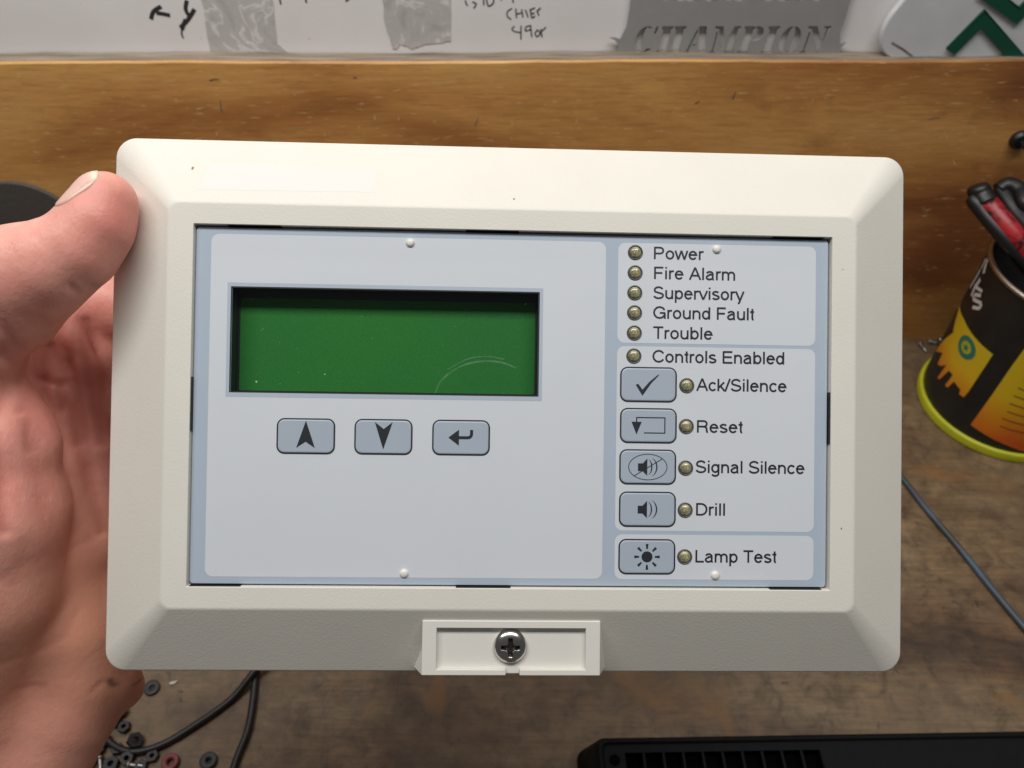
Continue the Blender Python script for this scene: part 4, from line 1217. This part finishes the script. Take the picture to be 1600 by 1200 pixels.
def vnormals(V, Q):
    fn = np.cross(V[Q[:,2]] - V[Q[:,0]], V[Q[:,3]] - V[Q[:,1]])
    n = np.zeros_like(V)
    for a in range(4): np.add.at(n, Q[:, a], fn)
    return n/np.linalg.norm(n, axis=1)[:, None].clip(1e-9)
NRM = vnormals(HV, HQ)
def dist_line(V, pts):
    """distance to a polyline, measured across the palm (x, y only)"""
    d = np.full(len(V), 1e9)
    for a, b in zip(pts[:-1], pts[1:]):
        a = np.array(a[:2]); b = np.array(b[:2]); ab = b - a
        t = np.clip(((V[:, :2] - a) @ ab)/(ab @ ab + 1e-9), 0, 1)
        d = np.minimum(d, np.linalg.norm(V[:, :2] - a - t[:, None]*ab, axis=1))
    return d
front_ = np.clip(NRM[:, 2]*2, 0, 1)
disp = np.zeros(len(HV))
GROOVES = [
  ([(-109.7, 25.1, 14.0), (-109.5, 27.2, 18.0), (-109.9, 28.8, 20.0)], .5, .9, 4),
  ([(-112.2, 22.5, 14.0), (-111.7, 24.6, 18.0)], .3, .8, 4),
  ([(-120.9, 16.3, 8.0), (-119.1, 18.7, 12.0), (-118.1, 20.6, 16.0)], .5, 1.0, 2),
  ([(-131.2, 7.0, 6.0), (-129.4, 10.1, 12.0), (-128.3, 14.1, 15.0)], .6, 1.1, 0),
  ([(-131.0, 5.5, 0.0), (-129.7, 3.1, -5.0), (-129.1, -2.2, -10.0), (-127.5, -13.0, -12.0)], .5, 1.0, -40),
  ([(-130.5, 11.6, 0.0), (-129.8, 9.2, -5.0)], .5, 1.0, -40),
  ([(-138.7, -48.3, -5.0), (-133.6, -46.3, -8.0), (-129.8, -43.6, -12.0), (-128.0, -36.7, -14.0)], .18, 1.3, -40),
  ([(-139.9, -71.8, -8.0), (-133.6, -70.8, -12.0), (-128.7, -68.1, -16.0), (-126.3, -61.3, -18.0)], .25, 1.4, -40),
  ([(-139.7, -82.3, -8.0), (-135.0, -82.9, -12.0)], .3, 1.3, -40),
  ([(-123.7, -86.9, -25.0), (-121.5, -84.4, -25.0)], .3, .8, -40),
  ([(-134.7, 15.9, -15.0), (-134.3, 6.0, -20.0), (-133.4, -6.3, -24.0), (-131.8, -20.7, -26.0), (-130.6, -33.1, -26.0)], 1.0, 1.5, -60),
  ([(-133.5, 20.9, -20.0), (-130.3, 12.7, -22.0), (-128.1, 3.3, -25.0), (-126.5, -14.1, -28.0), (-125.1, -26.8, -30.0), (-122.7, -39.4, -32.0)], 1.1, 1.5, -60),
  ([(-127.7, 23.8, -20.0), (-126.2, 12.9, -25.0), (-125.2, 0.4, -30.0), (-122.9, -12.3, -32.0)], 0.8, 1.6, -60),
  ([(-131.5, -47.9, -24.0), (-128.9, -43.0, -28.0), (-125.2, -41.0, -30.0)], .2, 1.4, -60),
  ([(-135.0, 6.4, 0.0), (-131.0, 4.8, 0.0), (-130.7, 1.7, -5.0), (-130.2, -2.2, -8.0)], .7, 1.2, -40),
]
crease_ = np.zeros(len(HV))
r5 = np.random.RandomState(9)
def fine_line(x0, y0, ang, L, curve, zmin, dep=.16):
    P = []
    for k in range(5):
        s_ = (k/4 - .5)*L
        P.append((x0 + s_*math.cos(ang) - curve*(s_/L)**2*math.sin(ang), y0 + s_*math.sin(ang) + curve*(s_/L)**2*math.cos(ang), 0))
    GROOVES.append((P, dep, .56, zmin))
for k in range(16):                                     # fine wrinkles of the ball of the thumb and the heel
    fine_line(r5.uniform(-140, -104), r5.uniform(-105, 8), r5.uniform(-.5, .9) + (1.2 if k % 3 else 0), r5.uniform(5, 16), r5.uniform(-3, 3), -45, r5.uniform(.04, .10))
for k in range(12):                                     # across the thumb
    fine_line(r5.uniform(-134, -112), r5.uniform(26, 48), r5.uniform(-1.2, -.7), r5.uniform(4, 9), r5.uniform(-1, 1), 4, r5.uniform(.04, .09))
for pts, dep, wdt, zmin in GROOVES:
    d = dist_line(HV, pts)
    disp -= .8*dep*np.exp(-(d/wdt)**2)*front_*(HV[:, 2] > zmin)
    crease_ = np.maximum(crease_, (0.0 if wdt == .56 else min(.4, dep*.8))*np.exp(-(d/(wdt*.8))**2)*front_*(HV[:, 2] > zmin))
r3 = np.random.RandomState(3)
for _ in range(26):                                     # low swellings of the flesh
    c = np.array([r3.uniform(-150, -90), r3.uniform(-120, 40), r3.uniform(-30, 22)]); s_ = r3.uniform(5, 11)
    disp += r3.uniform(-.18, .24)*np.exp(-((HV - c)**2).sum(1)/(s_*s_))
HV = HV + NRM*disp[:, None]
me = bpy.data.meshes.new('hand')
me.from_pydata((HV*MM).tolist(), [], HQ.tolist()); me.update()
def field(name, spots):
    a = np.zeros(len(HV))
    for c, s_, k in spots: a += k*np.exp(-((HV - np.array(c))**2).sum(1)/(s_*s_))
    at = me.attributes.new(name, 'FLOAT', 'POINT'); at.data.foreach_set('value', np.clip(a, 0, 1).astype(np.float32))
field('flush', [((-99.6, 50.7, 18.0), 10, .36), ((-103.7, 42.7, 22.0), 12, .30), ((-100.5, 45.2, 14.0), 9, .25), ((-117.7, 28.3, 18.0), 14, .28), ((-130.6, -2.0, 5.0), 14, .35), ((-128.4, -25.2, 5.0), 14, .28), ((-124.2, 20.5, -25.0), 18, .34), ((-120.6, -13.8, -25.0), 20, .30), ((-129.9, 6.8, -15.0), 12, .20), ((-133.0, -89.5, -15.0), 26, .25), ((-119.1, -88.7, -38.0), 9, .4)])
field('pale', [((-134.8, -83.4, -18.0), 34, .55), ((-120.8, -61.3, -18.0), 24, .55), ((-120.5, -40.3, -24.0), 20, .35), ((-117.7, -79.4, -28.0), 12, .7), ((-127.3, -30.7, -10.0), 9, .35)])
field('mark', [((-118.9, -85.2, -20.0), 2.0, 0), ((-118.6, -85.5, -19.0), 1.5, 0)])
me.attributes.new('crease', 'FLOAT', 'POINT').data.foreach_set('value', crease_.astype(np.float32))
md = np.exp(-(dist_line(HV, [(-119.9, -84.1, -22.0), (-119.6, -85.6, -21.0), (-119.2, -86.1, -20.0)])/.75)**2)*.75*(HV[:, 2] > -34)
md += np.exp(-(dist_line(HV, [(-116.3, -88.7, -22.0), (-115.6, -88.5, -21.0)])/.4)**2)*.6
md += .35*np.exp(-(dist_line(HV, [(-110.6, 22.8, 14.0), (-108.2, 25.4, 12.0), (-106.2, 29.8, 8.0)])/.9)**2)*(HV[:, 2] > 0)
me.attributes['mark'].data.foreach_set('value', np.clip(md, 0, 1).astype(np.float32))
hand = link('hand', me, M_SKIN, None, True)
hand.matrix_world = PM.copy()
tag(hand, 'bare left hand gripping the left side of the cream panel, thumb on its front corner', 'hand')
# thumb nail, a curved plate set into the thumb
na = Vector((-104.8, 54.8, 17.0)) - Vector((-112.4, 47.5, 17.0)); na.normalize()
nn = Vector((-0.62, 0.62, 0.50)); nn = (nn - na*nn.dot(na)).normalized()
nc = Vector((-105.4, 48.4, 11.9)) + nn*8.6
nt = na.cross(nn)
from mathutils.bvhtree import BVHTree
hbvh = BVHTree.FromPolygons(HV.tolist(), HQ.tolist())
gv, gf = [], []
NU, NW = 12, 14
for i in range(NU+1):
    u = -1 + 2*i/NU
    for j in range(NW+1):
        w_ = -1 + 2*j/NW
        L_ = 6.9; half = 5.9*(1 - .32*max(0, abs(u) - .35)**2/.3)
        ang = w_*half/8.8
        q = nc + na*(u*L_*(1 - .10*w_*w_) ) + nn*(8.8*math.cos(ang) - 8.8) + nt*(8.8*math.sin(ang))
        rad = (nn*math.cos(ang) + nt*math.sin(ang)).normalized()
        hit = hbvh.ray_cast(q + rad*14, -rad)
        if hit[0] is not None:
            rim_ = max(abs(u) if u < 0 else 0, abs(w_))
            q = hit[0] + rad*(0.34 - 0.5*max(0, rim_ - .88)/.12)
        gv.append(tuple(q))
for i in range(NU):
    for j in range(NW):
        a = i*(NW+1) + j
        gf.append((a, a+1, a+NW+2, a+NW+1))
nail = mesh('thumbnail', gv, gf, M_NAIL, hand, True)
fe = nail.data.attributes.new('free_edge', 'FLOAT', 'POINT')
fe.data.foreach_set('value', [1.0 if (i//(NW+1)) >= NU-1 else 0.0 for i in range(len(gv))])
sd = nail.modifiers.new('thickness', 'SOLIDIFY'); sd.thickness = 0.0005; sd.offset = -1
